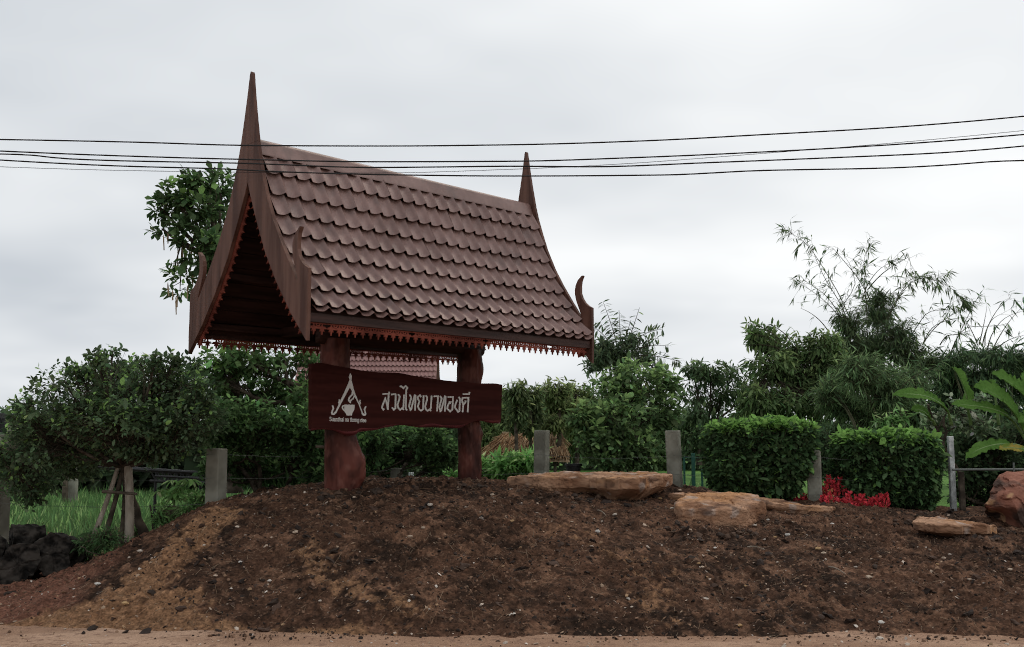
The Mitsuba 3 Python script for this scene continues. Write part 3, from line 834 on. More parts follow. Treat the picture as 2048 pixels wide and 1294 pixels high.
wp = at(1900, 872, 14.15)
single('white_post', bar(wp[0] - 0.036, wp[0] + 0.036, wp[1] - 0.036, wp[1] + 0.036, 0.3, wp[2], 0.006), 'white_paint', 'slim white painted post at the right end of the second clipped hedge', 'post', False)
gate = thing('pipe_rail', 'thin grey metal pipe rail running right from the white post above the red boulder', 'rail')
g0, g1 = at(1905, 939.5, 13.95), at(2140, 938, 13.8)
part(gate, 'pipe', tube([g0, g1], 0.017, 10), 'wire', True)
g2 = at(2027, 925, 13.8)
part(gate, 'spigot', tube([g2, g2 - [0, 0, 0.12]], 0.012, 8), 'wire', True)
g2 = at(1922, 950, 14.05)
part(gate, 'upright', bar(g2[0] - 0.035, g2[0] + 0.035, g2[1] - 0.03, g2[1] + 0.03, 0.4, 1.2, 0.005), 'bark')


# ------------------------------------------------------------------ rocks
def slab(name, pts, z_top, thick, seed, label, tilt=(0, 0), under=0.22, bsdf='sandstone', amp=0.05, dome=0.0):
    """a flat rock from its plan outline: broken layered edge, undercut below, split terraces on top"""
    P = np.array(pts, float)
    ctr = P.mean(0)
    n = 280
    ring = np.vstack([P, P[:1]])
    d = np.concatenate([[0], np.cumsum(np.linalg.norm(np.diff(ring, axis=0), axis=1))])
    s = np.linspace(0, d[-1], n, endpoint=False)
    R = np.stack([np.interp(s, d, ring[:, k]) for k in range(2)], -1)
    out = norm(R - ctr)
    facet = np.floor(meshkit.noise(np.column_stack([R * 2.6, np.full(n, seed * 3.0)]), seed) * 6) / 6 - 0.5
    V = []
    lay = [(-1.0, -0.30 - under), (-0.92, -0.16 - under * 0.8), (-0.72, -0.10 - under * 0.5), (-0.55, -0.04 - under * 0.22), (-0.42, -0.015), (-0.34, -0.005), (-0.24, 0.0), (-0.16, -0.004), (-0.07, 0.004), (-0.02, -0.006), (0.0, -0.03)]
    for h, o in lay:
        under_w = (0.4 + 1.9 * np.floor(5 * meshkit.noise(np.column_stack([R * 1.9, np.full(n, seed + 9.0)]), seed + 2)) / 5) if h < -0.5 else 1.0
        j1 = meshkit.fbm(np.column_stack([R * 3.2, np.full(n, h * 0.7 + seed)]), 3, seed) - 0.5
        j2 = meshkit.noise(np.column_stack([R * 13, np.full(n, h * 4.0 + seed)]), seed + 3) - 0.5
        q = R + out * (o * under_w * 0.55 + facet * 0.17 + j1 * 1.4 * amp + j2 * 0.45 * amp)[:, None]
        V.append(np.column_stack([q, np.full(n, h * thick) + 0.02 * j1]))
    edge = V[-1][:, :2].copy()
    for k in np.linspace(1, 0.03, 22)[1:]:
        V.append(np.column_stack([ctr + (edge - ctr) * k, np.zeros(n)]))
    V = np.array(V)
    for j in range(len(V)):
        q = V[j]
        lev = meshkit.fbm(np.column_stack([q[:, 0] * 1.4, q[:, 1] * 1.9, np.full(n, seed * 1.7)]), 4, seed + 1)
        st = np.floor(lev * 7) / 7 * 0.7 + lev * 0.3
        rel = np.linalg.norm(q[:, :2] - ctr, axis=1) / np.linalg.norm(R - ctr, axis=1).max()
        k = 1.0 if j >= len(lay) - 3 else 0.45
        q[:, 2] += k * ((st - 0.5) * 0.16 + 0.045 * (meshkit.fbm(q[:, [0, 1, 1]] * 12, 3, seed + 6) - 0.5)) + dome * (1 - rel ** 2)
        q[:, 2] += z_top + (q[:, 0] - ctr[0]) * tilt[0] + (q[:, 1] - ctr[1]) * tilt[1]
    m = len(V)
    V = np.vstack([V.reshape(-1, 3), V[-1].mean(0, keepdims=True), V[0].mean(0, keepdims=True)])
    g = np.arange(m * n).reshape(m, n); g2 = np.roll(g, -1, 1)
    f = np.vstack([np.stack([g[:-1], g2[:-1], g2[1:]], -1).reshape(-1, 3), np.stack([g[:-1], g2[1:], g[1:]], -1).reshape(-1, 3),
                   np.stack([g[-1], g2[-1], np.full(n, m * n)], -1), np.stack([g2[0], g[0], np.full(n, m * n + 1)], -1)])
    single(name, (V, f), bsdf, label, 'rock', 28)


plan = lambda L: [tuple(at(px, py, Y)[:2]) for px, py, Y in L]
slab('flat_rock', plan([(1024, 950, 13.0), (1090, 960, 12.75), (1180, 970, 12.55), (1245, 990, 12.3), (1285, 985, 12.35), (1338, 975, 12.9), (1346, 955, 13.6), (1300, 945, 14.1), (1180, 940, 14.2), (1080, 940, 13.9)]),
     1.190, 0.32, 1, 'widest flat tan rock, a thick slab right of the farther trunk post', (-0.012, 0.01), 0.3)
slab('flat_rock', plan([(1347, 1020, 12.2), (1370, 1045, 11.9), (1425, 1060, 11.75), (1500, 1045, 11.85), (1546, 1020, 12.3), (1520, 1003, 12.75), (1440, 997, 12.9), (1375, 1003, 12.7)]),
     0.90, 0.50, 2, 'rounded orange brown boulder lying on the slope just below the long thin slab', (-0.02, 0.16), 0.30, dome=0.05)
slab('flat_rock', plan([(1340, 990, 13.2), (1480, 1008, 12.95), (1570, 1020, 12.9), (1668, 1026, 13.1), (1675, 1018, 13.5), (1560, 1003, 13.8), (1440, 990, 13.9), (1350, 985, 13.7)]),
     0.86, 0.16, 3, 'long thin tan slab lying behind the rounded boulder and in front of the first hedge', (-0.085, 0.0), 0.2)
slab('flat_rock', plan([(1816, 1035, 12.0), (1860, 1050, 11.75), (1930, 1062, 11.6), (1990, 1066, 11.6), (2004, 1050, 11.9), (1970, 1034, 12.3), (1900, 1028, 12.4), (1840, 1028, 12.3)]),
     0.665, 0.24, 4, 'small low orange brown rock lying in front of the second hedge', (-0.05, 0.02), 0.4, dome=0.04)
c = at(2040, 1000, 12.6)
hp = [at(x, y, Y) for x, y, Y in [(1962, 1010, 12.5), (1974, 986, 12.6), (1998, 952, 12.7), (2014, 943, 12.75), (2050, 942, 12.8), (2090, 958, 12.8), (2110, 1010, 12.6), (2095, 1080, 12.5),
                                  (2045, 1062, 12.25), (2010, 985, 12.3), (2035, 975, 12.3), (1980, 1022, 12.4), (2030, 1010, 12.15), (1985, 1065, 12.7), (1990, 1070, 13.1), (2000, 950, 13.1), (2090, 960, 13.2), (2100, 1080, 13.2)]]
m = trimesh.Trimesh(np.array(hp)).convex_hull.subdivide_to_size(0.035)
v, f = np.array(m.vertices) - c, np.array(m.faces)
dv = norm(v)
v = v + dv * ((np.floor(meshkit.fbm(v * 2.3 + 7, 3, 5) * 8) / 8 - 0.5) * 0.22 + (meshkit.fbm(v * 11 + 4, 3, 8) - 0.5) * 0.05)[:, None]
cave = np.exp(-(((v - (at(1990, 1045, 12.4) - c)) / [0.16, 0.3, 0.13]) ** 2).sum(1))
v = v + np.array([0.16, 0.30, 0.05]) * cave[:, None]
single('red_boulder', (v + c, f), 'red_rock', 'tall rough red and brown boulder standing at the right edge under the pipe rail', 'rock', 50)

# ------------------------------------------------------------------ charred logs at the left edge
lrng = np.random.default_rng(12)


def log(p0, p1, r, seed, label):
    n, nt = 26, 30
    t = np.linspace(0, 1, n); th = np.arange(nt) * 2 * PI / nt
    d = norm(np.asarray(p1) - p0); ref = np.array([0, 0, 1.0]); u = norm(np.cross(d, ref)); w = np.cross(u, d)
    A, Tt = np.meshgrid(th, t)
    R = r * (1 + 0.75 * (meshkit.fbm(np.stack([np.cos(A) * 1.3, np.sin(A) * 1.3, Tt * 2.2], -1) + seed * 3, 3, seed) - 0.5) + 0.40 * (meshkit.fbm(np.stack([np.cos(A) * 5, np.sin(A) * 5, Tt * 4], -1) + seed, 3, seed + 2) - 0.5))
    C = np.asarray(p0) + (np.asarray(p1) - p0) * Tt[..., None]
    V = C + R[..., None] * (np.cos(A)[..., None] * u + np.sin(A)[..., None] * w)
    V = np.vstack([V.reshape(-1, 3)] + [np.asarray(p) + d * sg * 0.02 + 0.55 * (V[k] - p) + (lrng.random((nt, 1)) - 0.5) * d * 0.03 for p, sg, k in ((p0, 1, 0), (p1, -1, n - 1))] + [[p0], [p1]])
    g = np.arange(n * nt).reshape(n, nt); g2 = np.roll(g, -1, 1)
    e0, e1 = n * nt + np.arange(nt), n * nt + nt + np.arange(nt)
    f = [np.stack([g[:-1], g2[:-1], g2[1:]], -1).reshape(-1, 3), np.stack([g[:-1], g2[1:], g[1:]], -1).reshape(-1, 3)]
    for e, k, c in ((e0, 0, n * nt + 2 * nt), (e1, n - 1, n * nt + 2 * nt + 1)):
        e2 = np.roll(e, -1)
        f += [np.stack([g[k], g2[k], e2], -1), np.stack([g[k], e2, e], -1), np.stack([e, e2, np.full(nt, c)], -1)]
    single('charred_log', (V, np.vstack(f)), 'charred', label, 'log', 30)


lp = lambda px, py, Y: at(px, py, Y)
log(lp(36, 1130, 11.1), lp(58, 1116, 12.1), 0.205, 1, 'charred log at the bottom of the pile with its round end facing the road')
log(lp(104, 1108, 11.3), lp(122, 1102, 12.2), 0.215, 2, 'charred log at the right of the pile, its grey cut end facing the road')
log(lp(22, 1076, 11.4), lp(88, 1072, 11.6), 0.14, 3, 'charred log lying crosswise on top of the pile')
log(lp(-34, 1112, 11.2), lp(-22, 1102, 12.3), 0.225, 4, 'charred log cut off by the left edge of the picture')
log(lp(142, 1110, 11.6), lp(162, 1102, 12.0), 0.15, 5, 'short charred log end at the right foot of the pile beside the weeds')

# ------------------------------------------------------------------ overhead cables
cab = [
    ([(0, 279), (256, 284), (512, 291), (768, 292), (1024, 289.5), (1280, 282), (1530, 269), (1780, 255), (2048, 232.5)], 0.0062, 'topmost thick black cable crossing the sky and the front spire'),
    ([(0, 302), (250, 312), (500, 319), (750, 323.5), (1024, 322.5), (1274, 315), (1524, 304), (1774, 290), (2048, 269)], 0.0062, 'second thick black cable from the top, ending beneath the thin one at right'),
    ([(0, 308), (85, 312), (116, 316.5), (500, 327), (750, 335), (870, 334), (1024, 332.5), (1180, 333.5), (1424, 325), (1674, 315), (1874, 306), (2048, 292)], 0.0062, 'third thick black cable with a kink near the left edge'),
    ([(0, 320), (240, 332), (450, 338), (550, 343), (750, 349), (1024, 352), (1324, 350), (1524, 341), (1774, 336), (1924, 328), (1970, 324), (2048, 321)], 0.0062, 'lowest thick black cable with a bend near the right edge'),
    ([(0, 333.5), (250, 341), (500, 344.5), (750, 346), (1024, 338.5), (1224, 329), (1524, 307), (1774, 287), (2048, 261)], 0.0024, 'thin black wire, the thinnest of the overhead lines')]
for pts, r, lab in cab:
    P = np.array([at(x, y, 8.5) for x, y in pts])
    L0 = P[0] + (P[0] - P[2]) * np.linspace(8, 0.8, 6)[:, None]; L1 = P[-1] + (P[-1] - P[-3]) * np.linspace(0.8, 8, 6)[:, None]
    d = np.concatenate([[0], np.cumsum(np.linalg.norm(np.diff(P, axis=0), axis=1))])
    from scipy.interpolate import PchipInterpolator
    Pm = PchipInterpolator(d, P)(np.linspace(0, d[-1], 60))
    single('overhead_cable', tube(np.vstack([L0, Pm, L1]), r, 6), 'rubber', lab, 'cable', True, group='overhead cables')

# ------------------------------------------------------------------ foliage
LT = {}


def template(pts, fold=0.06, curl=-0.14):
    """pts: (half width, y) from base to tip"""
    V, f = [(0, 0, 0)], []
    for w, y in pts[:-1]:
        V += [(-w, y, fold * w / 0.3 + curl * y * y), (w, y, fold * w / 0.3 + curl * y * y)]
    V.append((0, pts[-1][1], curl))
    k = len(pts) - 1
    f.append((0, 2, 1))
    for j in range(k - 1):
        a = 1 + 2 * j
        f += [(a, a + 1, a + 3), (a, a + 3, a + 2)]
    f.append((2 * k - 1, 2 * k, 2 * k + 1))
    return np.array(V, float), np.array(f)


LT['oval'] = template([(0.24, 0.28), (0.26, 0.65), (0, 1)])
LT['obov'] = template([(0.12, 0.3), (0.26, 0.72), (0, 1)], curl=-0.2)
LT['lance'] = template([(0.115, 0.3), (0.10, 0.62), (0, 1)], curl=-0.22)
LT['blade'] = template([(0.065, 0.35), (0, 1)], curl=-0.18)
LT['mango'] = template([(0.13, 0.35), (0.12, 0.7), (0, 1)], curl=-0.25)


def leaves(kind, pos, d, up, size, col):
    tv, tf = LT[kind]
    d = norm(d); side = norm(np.cross(d, up)); up = np.cross(side, d)
    V = pos[:, None] + size[:, None, None] * (tv[None, :, 0:1] * side[:, None] + tv[None, :, 1:2] * d[:, None] + tv[None, :, 2:3] * up[:, None])
    F_ = (tf[None] + (np.arange(len(pos)) * len(tv))[:, None, None]).reshape(-1, 3)
    return (V.reshape(-1, 3), F_), np.repeat(col, len(tv), 0)


def leaf_cols(r, n, base, young=None, yf=None, spread=0.35):
    c = np.tile(np.asarray(base, float), (n, 1)) * np.exp(r.normal(0, spread, (n, 1)))
    c *= 1 + r.normal(0, 0.08, (n, 3))
    if young is not None:
        w = (r.random(n) < yf).astype(float) if np.isscalar(yf) else (r.random(n) < yf).astype(float)
        y = np.tile(np.asarray(young, float), (n, 1)) * np.exp(r.normal(0, 0.2, (n, 1)))
        c = c * (1 - w[:, None]) + y * w[:, None]
    c = c * 2.9
    c = 0.74 * c + 0.26 * c.mean(1, keepdims=True) * np.array([0.95, 1.0, 1.05])
    return np.clip(c, 0.004, 0.6)


def tree(name, label, catg, base, blobs, Y, kind, ncl, k, size, col, young=None, yf=0.1, trunk_r=0.06, seed=0, depth=1.0, droop=0.25, twig=0.25, inner=0.45, limbs=True, group=None,
         bark='bark', stems=1, spread=0.35, thing_key=None, fork=0.35, fronds=None):
    """base: (px, py) of the trunk's foot; blobs: (px, py, rx, ry) of the crown's lobes in pixels of the photograph at distance Y"""
    r = np.random.default_rng(1000 + seed)
    key = thing_key or thing(name, label, catg, group)
    sc = Y / FOC
    C, R = [], []
    for b in blobs:
        dy = b[4] if len(b) > 4 else r.uniform(-0.5, 0.5) * depth
        C.append(at(b[0], b[1], Y + dy)); R.append([b[2] * sc, max(min(b[2], b[3] * 1.3) * sc * 1.0, 0.15) * depth ** 0.5, b[3] * sc])
    C, R = np.array(C), np.array(R)
    wgt = R[:, 0] * R[:, 2]; wgt = wgt / wgt.sum()
    which = r.choice(len(C), ncl, p=wgt)
    dirs = norm(r.normal(0, 1, (ncl, 3)))
    rad = r.uniform(inner ** 3, 1.0, ncl) ** (1 / 3) * np.exp(r.normal(0, 0.09, ncl))
    cp = C[which] + dirs * R[which] * rad[:, None]
    # ragged: push clusters by noise so that the outline breaks up
    cp += 0.22 * R[which] * (np.stack([meshkit.noise(cp * 2.5 + 7 * j, seed + j) for j in range(3)], -1) - 0.5) * 2
    gap = meshkit.fbm(cp * 1.8 + seed, 3, seed + 40) > 0.36
    cp, which, dirs = cp[gap], which[gap], dirs[gap]
    ncl = len(cp)
    td = norm(dirs * [1, 1, 0.7] + [0, 0, 0.45] + r.normal(0, 0.35, (ncl, 3)))
    # leaves along each twig end
    N = ncl * k
    t = np.tile(np.linspace(0, 1, k), ncl) + r.uniform(-0.06, 0.06, N)
    az = np.tile(np.arange(k) * 2.4, ncl) + np.repeat(r.uniform(0, 6.28, ncl), k)
    D = np.repeat(td, k, 0)
    ref = np.where(np.abs(D[:, 2:3]) < 0.9, [[0, 0, 1.0]], [[1.0, 0, 0]])
    u = norm(np.cross(D, ref)); w = np.cross(D, u)
    radial = np.cos(az)[:, None] * u + np.sin(az)[:, None] * w
    tl = twig * np.repeat(np.exp(r.normal(0, 0.25, ncl)), k)
    pos = np.repeat(cp, k, 0) - D * ((1 - t) * tl)[:, None]
    ld = norm(D * (0.35 + 0.6 * t[:, None]) + radial * 0.9 + r.normal(0, 0.2, (N, 3)) - [0, 0, droop])
    up = norm(np.array([0, 0, 1.0]) + 0.5 * radial + r.normal(0, 0.25, (N, 3)))
    sz = size * np.exp(r.normal(0, 0.22, N)) * (0.8 + 0.2 * t)
    yw = yf * np.clip(0.4 + 1.2 * np.repeat(dirs[:, 2], k), 0.0, 2.2)  # young leaves gather on lobe tops; their paler colour also paints the top light
    colr = leaf_cols(r, N, col, young, yw if young is not None else None, spread)
    colr *= np.repeat(np.exp(r.normal(0, 0.16, (ncl, 1))), k, 0)
    fr_tubes = []
    for path, dens in fronds or []:
        from scipy.interpolate import CubicSpline as CS
        Pf = np.array([at(a_, b_, Y) for a_, b_ in path]); df = np.concatenate([[0], np.cumsum(np.linalg.norm(np.diff(Pf, axis=0), axis=1))])
        nf = int(df[-1] * dens * 1.8)
        tf_ = np.sort(r.uniform(0.12, 1, nf)); Qf = CS(df, Pf)(tf_ * df[-1]); Tf = norm(CS(df, Pf)(tf_ * df[-1], 1))
        sg_ = np.where(np.arange(nf) % 2, 1, -1)[:, None]
        sd_ = norm(np.cross(Tf, [0, 1.0, 0.25])) * sg_
        fr_tubes.append(tube(CS(df, Pf)(np.linspace(0, df[-1], 12)), np.linspace(0.014, 0.004, 12), 5))
        pos = np.vstack([pos, Qf]); ld = np.vstack([ld, norm(Tf * 0.35 + sd_ * 0.8 + r.normal(0, 0.18, (nf, 3)) - [0, 0, 0.45])])
        up = np.vstack([up, norm(np.array([0, -0.4, 1.0]) + r.normal(0, 0.25, (nf, 3)))]); sz = np.r_[sz, 1.25 * size * np.exp(r.normal(0, 0.15, nf)) * (1.05 - 0.35 * tf_)]
        colr = np.vstack([colr, leaf_cols(r, nf, col, young, 0.1, 0.25)])
    mesh, vc = leaves(kind, pos, ld, up, sz, colr)
    part(key, 'crown', mesh, 'leaf', False, vc, kind='stuff')
    # trunk, limbs to the lobes, twigs to the clusters
    ms = []
    if limbs:
        b0 = at(base[0], base[1], Y) if len(base) == 2 else np.array(base)
        tops = C[np.argsort(C[:, 2])]
        mid = np.array([C[:, 0].mean(), C[:, 1].mean(), C[:, 2].min() + fork * (C[:, 2].max() - C[:, 2].min())])
        feet = [b0 + [r.uniform(-0.3, 0.3) * (stems > 1), r.uniform(-0.2, 0.2) * (stems > 1), 0] for _ in range(stems)]
        mids = []
        for ft in feet:
            mm_ = mid * [0.45, 1, 1] + ft * [0.55, 0, 0] + r.normal(0, 0.15, 3) * (stems > 1) * [2, 1, 1]
            P = bez(ft, mm_, r.normal(0, 0.05, 3) * [1, 1, 0], 9)
            P[1:-1] += r.normal(0, 0.012, (7, 3))
            ms.append(tube(P, np.linspace(trunk_r, trunk_r * 0.62, 9) * np.r_[1.25, np.ones(8)], 9)); mids.append(mm_)
        lim = []
        for j in range(len(C)):
            m0 = mids[j % len(mids)]
            if C[j, 2] < m0[2] + 0.12 or (len(blobs[j]) > 4):
                up_ = np.where(C[:, 2] > m0[2] + 0.12)[0]
                up_ = up_ if len(up_) else np.arange(len(C))
                q_ = C[up_[np.argmin(np.linalg.norm(C[up_] - C[j], axis=1))]]
                P = bez(q_, C[j], [0, 0, 0.02], 7)
                ms.append(tube(P, np.linspace(trunk_r * 0.14, trunk_r * 0.06, 7), 4)); lim.append(P)
                continue
            P = bez(m0 - [0, 0, 0.03], C[j], [0, 0, -0.08 * np.linalg.norm(C[j] - m0)] + r.normal(0, 0.05, 3), 7)
            ms.append(tube(P, np.linspace(trunk_r * 0.5, trunk_r * 0.16, 7), 6)); lim.append(P)
        st = np.array([lim[wi][r.integers(3, 7)] for wi in which])
    else:
        st = C[which] + dirs * R[which] * 0.2
    tip = cp; kn = st * 0.45 + tip * 0.55 + r.normal(0, 0.04, st.shape)
    tr = max(trunk_r * 0.05, 0.003)
    ms += [segs(st, kn, tr * 1.3, tr, 3), segs(kn, tip, tr, tr * 0.5, 3)]
    if fronds:
        for tb in fr_tubes:
            part(key, 'branch', tb, bark, 60)
    part(key, 'trunk', cat(ms), bark, 60)
    return key


DG, MG, LG = (0.030, 0.062, 0.018), (0.045, 0.095, 0.022), (0.085, 0.17, 0.035)
YG = (0.10, 0.19, 0.03)
tree('broad_tree', 'broad dark green round leaved tree with a leaning trunk left of the shelter', 'tree', (291, 1075),
     [(225, 702, 28, 14), (195, 715, 30, 18), (160, 742, 30, 22), (268, 728, 30, 16), (312, 718, 25, 13), (348, 716, 25, 13), (388, 728, 20, 20), (128, 760, 30, 22), (98, 790, 25, 20), (58, 808, 25, 18),
      (150, 790, 80, 65), (205, 745, 62, 35), (245, 775, 85, 62), (320, 750, 65, 40), (350, 790, 85, 60), (70, 830, 50, 50), (110, 870, 95, 75), (60, 940, 62, 60), (235, 850, 110, 55), (380, 840, 75, 60), (300, 890, 85, 40),
      (25, 905, 45, 60), (0, 905, 30, 40, -0.5), (28, 965, 30, 30, -0.5), (150, 930, 60, 35), (395, 780, 35, 50), (60, 985, 35, 25), (200, 905, 60, 35), (350, 905, 70, 25), (270, 840, 60, 60)],
     12.2, 'oval', 3300, 7, 0.070, (0.037, 0.062, 0.025), YG, 0.16, trunk_r=0.058, seed=1, depth=1.7, droop=0.25, twig=0.16, fork=0.22)
k = tree('pod_tree', 'tall large leaved tree with hanging seed strings rising behind the left gable', 'tree', (470, 985),
         [(405, 360, 45, 30), (350, 390, 40, 35), (440, 375, 35, 38), (320, 415, 26, 25), (385, 420, 55, 35), (430, 440, 45, 35), (360, 450, 30, 20), (420, 485, 45, 30), (325, 458, 22, 12), (365, 480, 20, 14), (440, 540, 35, 50), (395, 520, 25, 20), (345, 550, 22, 20), (360, 582, 26, 14), (375, 560, 18, 16), (470, 600, 20, 60)],
         16, 'obov', 200, 11, 0.165, (0.032, 0.06, 0.018), (0.10, 0.19, 0.035), 0.20, trunk_r=0.11, seed=2, depth=1.0, droop=0.15, twig=0.14, inner=0.3, fork=0.35)
r = np.random.default_rng(77)
for (px, py, ln) in [(327, 470, 28), (337, 465, 20), (356, 490, 40), (364, 485, 55), (370, 485, 48), (378, 488, 40), (383, 495, 35), (336, 565, 25), (345, 580, 18), (351, 595, 32), (355, 592, 20), (386, 545, 25), (376, 570, 25), (411, 410, 20)]:
    p = at(px, py, 15.9); q = at(px + r.uniform(-2, 2), py + ln, 15.9)
    P = bez(p, q, [r.normal(0, 0.01), 0, 0], 6)
    beads = P[0] + (P[-1] - P[0]) * np.linspace(0.25, 1, 9)[:, None]
    part(k, 'seed_string', cat([tube(P, 0.006, 4)] + [segs(beads - [0, 0, 0.018], beads + [0, 0, 0.018], 0.010, 0.007, 4)]), 'straw_red' if px > 400 else 'straw')


def flatmat(c, rough=0.85, spec=0.2):
    return two({'type': 'principled', 'base_color': {'type': 'rgb', 'value': c}, 'roughness': rough, 'specular': spec})


scene['straw'] = mottled((0.26, 0.19, 0.12), (0.45, 0.34, 0.22), 9, 0.9, 0.2)
scene['straw_red'] = flatmat((0.30, 0.09, 0.06))
tree('leafy_tree', 'dense mixed green tree behind the gable with sky showing through its crown', 'tree', (560, 1010),
     [(435, 735, 40, 40), (500, 715, 55, 35), (570, 715, 45, 35), (620, 730, 35, 40), (470, 790, 60, 50), (545, 790, 55, 50), (610, 800, 45, 50)],
     16.0, 'obov', 430, 9, 0.14, (0.042, 0.082, 0.022), YG, 0.12, trunk_r=0.10, seed=3, depth=1.4, twig=0.2, fork=0.2, stems=2)
tree('bushy_shrub', 'dark bushy shrub between the broad tree and the nearer trunk post', 'shrub', (540, 1020),
     [(455, 850, 60, 50), (530, 860, 65, 55), (605, 870, 55, 55), (640, 900, 40, 60), (490, 920, 60, 50), (570, 930, 70, 45), (640, 950, 40, 35), (620, 840, 40, 35), (430, 930, 30, 40)],
     14.2, 'oval', 1500, 8, 0.085, (0.032, 0.066, 0.018), LG, 0.13, trunk_r=0.04, seed=4, depth=1.2, twig=0.18, stems=5, fork=0.1)
tree('shade_shrub', 'dark spreading shrub seen between the two trunk posts below the sign', 'shrub', (790, 985),
     [(740, 880, 50, 45), (800, 880, 60, 45), (865, 880, 50, 45), (750, 930, 45, 38), (870, 925, 45, 30), (800, 905, 50, 30), (730, 960, 25, 25), (905, 900, 25, 30), (700, 850, 40, 45)],
     15.7, 'oval', 1000, 8, 0.09, (0.030, 0.062, 0.018), LG, 0.18, trunk_r=0.04, seed=5, depth=1.2, twig=0.2, stems=4, fork=0.15)
tree('light_bush', 'bright green low bush behind the farther trunk post', 'bush', (930, 975),
     [(905, 948, 40, 18), (960, 940, 45, 26), (1020, 935, 45, 26), (1065, 930, 30, 28), (985, 960, 40, 18)],
     18.5, 'lance', 560, 8, 0.20, (0.07, 0.16, 0.03), (0.13, 0.26, 0.05), 0.25, trunk_r=0.015, seed=6, depth=1.2, twig=0.22, stems=5, fork=0.1)
# the row of slim young trees right of the sign
for i, (px, top, w, lab) in enumerate([(1032, 765, 26, 'first slim young tree right of the sign, thin dark trunk and drooping leaves'), (1063, 775, 22, 'second slim young tree right of the sign, sparse and narrow'),
                                       (1112, 765, 36, 'slim young tree with a thicker trunk behind the middle concrete post'), (1150, 770, 34, 'slim young tree with yellowish leaves beside the light green shrub')]):
    Yt = 23 + i * 0.7
    tree('young_tree', lab, 'tree', (px + (4 if i != 2 else 0), 930), [(px, top + 15, w, 22), (px + 4, top + 50, w * 0.9, 28), (px - 3, top + 82, w * 0.6, 16)],
         Yt, 'mango', 250 + 60 * (i > 1), 8, 0.165, (0.048, 0.068, 0.024) if i < 2 else (0.065, 0.088, 0.024), (0.13, 0.16, 0.04), 0.2, trunk_r=0.05 + 0.02 * (i == 2), seed=10 + i, depth=0.8, droop=0.75, twig=0.22, fork=0.95)
for i, (px, top, w) in enumerate([(975, 850, 22), (1008, 800, 14), (1180, 800, 34), (1150, 850, 24)]):
    tree('understory_bush', ['olive green bush filling the gap under the sign right end', 'wispy dark bush peeping out right of the sign', 'yellow green bush left of the tall feathery tree', 'low olive bush behind the straw heap'][i], 'bush', (px, 935),
         [(px, top, w, 30), (px + 5, top + 35, w * 1.1, 28)], 26, 'mango', 260, 8, 0.18, (0.06, 0.09, 0.025), (0.12, 0.16, 0.04), 0.2, trunk_r=0.03, seed=20 + i, depth=0.8, droop=0.6, twig=0.25, fork=0.3)
tree('feathery_tree', 'tall tree with upswept feathery branches just right of the shelter roof', 'tree', (1240, 940),
     [(1240, 700, 42, 22), (1200, 705, 26, 18), (1285, 712, 34, 14), (1255, 728, 70, 18), (1190, 725, 30, 16), (1318, 735, 24, 10), (1262, 680, 26, 14), (1212, 682, 18, 14)],
     21, 'mango', 190, 11, 0.17, (0.045, 0.068, 0.032), (0.10, 0.14, 0.05), 0.12, trunk_r=0.08, seed=30, depth=1.0, droop=0.30, twig=0.35, inner=0.2, fork=0.1,
     fronds=[([(1236, 715), (1226, 660), (1214, 625), (1206, 603)], 26), ([(1242, 710), (1240, 660), (1238, 620)], 26), ([(1250, 700), (1266, 655), (1279, 615)], 12), ([(1250, 700), (1285, 670), (1325, 658)], 26),
             ([(1255, 705), (1295, 692), (1338, 692)], 26), ([(1260, 712), (1310, 712), (1360, 724)], 26), ([(1230, 705), (1205, 668), (1184, 652)], 24), ([(1230, 712), (1200, 690), (1176, 690)], 24), ([(1248, 700), (1256, 660), (1262, 640)], 22), ([(1262, 700), (1300, 680), (1318, 676)], 22)])
tree('light_shrub', 'large light green shrub standing between the two concrete posts behind the widest rock', 'shrub', (1240, 945),
     [(1275, 755, 60, 42), (1335, 765, 35, 35), (1225, 775, 50, 40), (1290, 815, 65, 50), (1215, 835, 60, 45), (1330, 830, 35, 50), (1190, 880, 42, 42), (1260, 890, 60, 45), (1330, 895, 35, 40), (1220, 920, 45, 22), (1300, 925, 50, 18), (1165, 830, 28, 30)],
     17.0, 'oval', 980, 8, 0.115, (0.044, 0.080, 0.024), (0.105, 0.175, 0.04), 0.34, trunk_r=0.04, seed=31, depth=1.3, twig=0.22, stems=4, fork=0.15)
tree('dark_tree', 'dark small leaved tree with sky holes between the light green shrub and the hedge', 'tree', (1410, 930),
     [(1385, 740, 30, 22), (1420, 745, 40, 25), (1465, 745, 35, 26), (1390, 785, 40, 28), (1440, 790, 45, 30), (1490, 780, 30, 30), (1400, 830, 40, 25), (1455, 835, 40, 25), (1375, 860, 30, 30), (1420, 880, 40, 25)],
     25, 'mango', 480, 8, 0.19, (0.036, 0.060, 0.022), (0.09, 0.13, 0.04), 0.10, trunk_r=0.07, seed=32, depth=1.0, droop=0.55, twig=0.25, stems=3, fork=0.1)
tree('mango_tree', 'rounded dense olive green tree behind the first clipped hedge', 'tree', (1610, 960),
     [(1510, 660, 22, 14), (1530, 680, 40, 25), (1590, 695, 60, 32), (1650, 690, 45, 30), (1540, 730, 55, 38), (1610, 745, 75, 48), (1680, 735, 45, 42), (1520, 790, 45, 40), (1580, 800, 60, 40), (1650, 800, 55, 45), (1500, 820, 35, 35)],
     23, 'mango', 1350, 9, 0.19, (0.050, 0.082, 0.024), (0.10, 0.14, 0.035), 0.22, trunk_r=0.10, seed=33, depth=1.4, droop=0.65, twig=0.25, fork=0.2,
     fronds=[([(1560, 680), (1525, 655), (1492, 645)], 22), ([(1560, 690), (1525, 672), (1494, 668)], 22), ([(1565, 700), (1530, 690), (1497, 692)], 20), ([(1580, 680), (1560, 660), (1535, 648)], 18)])

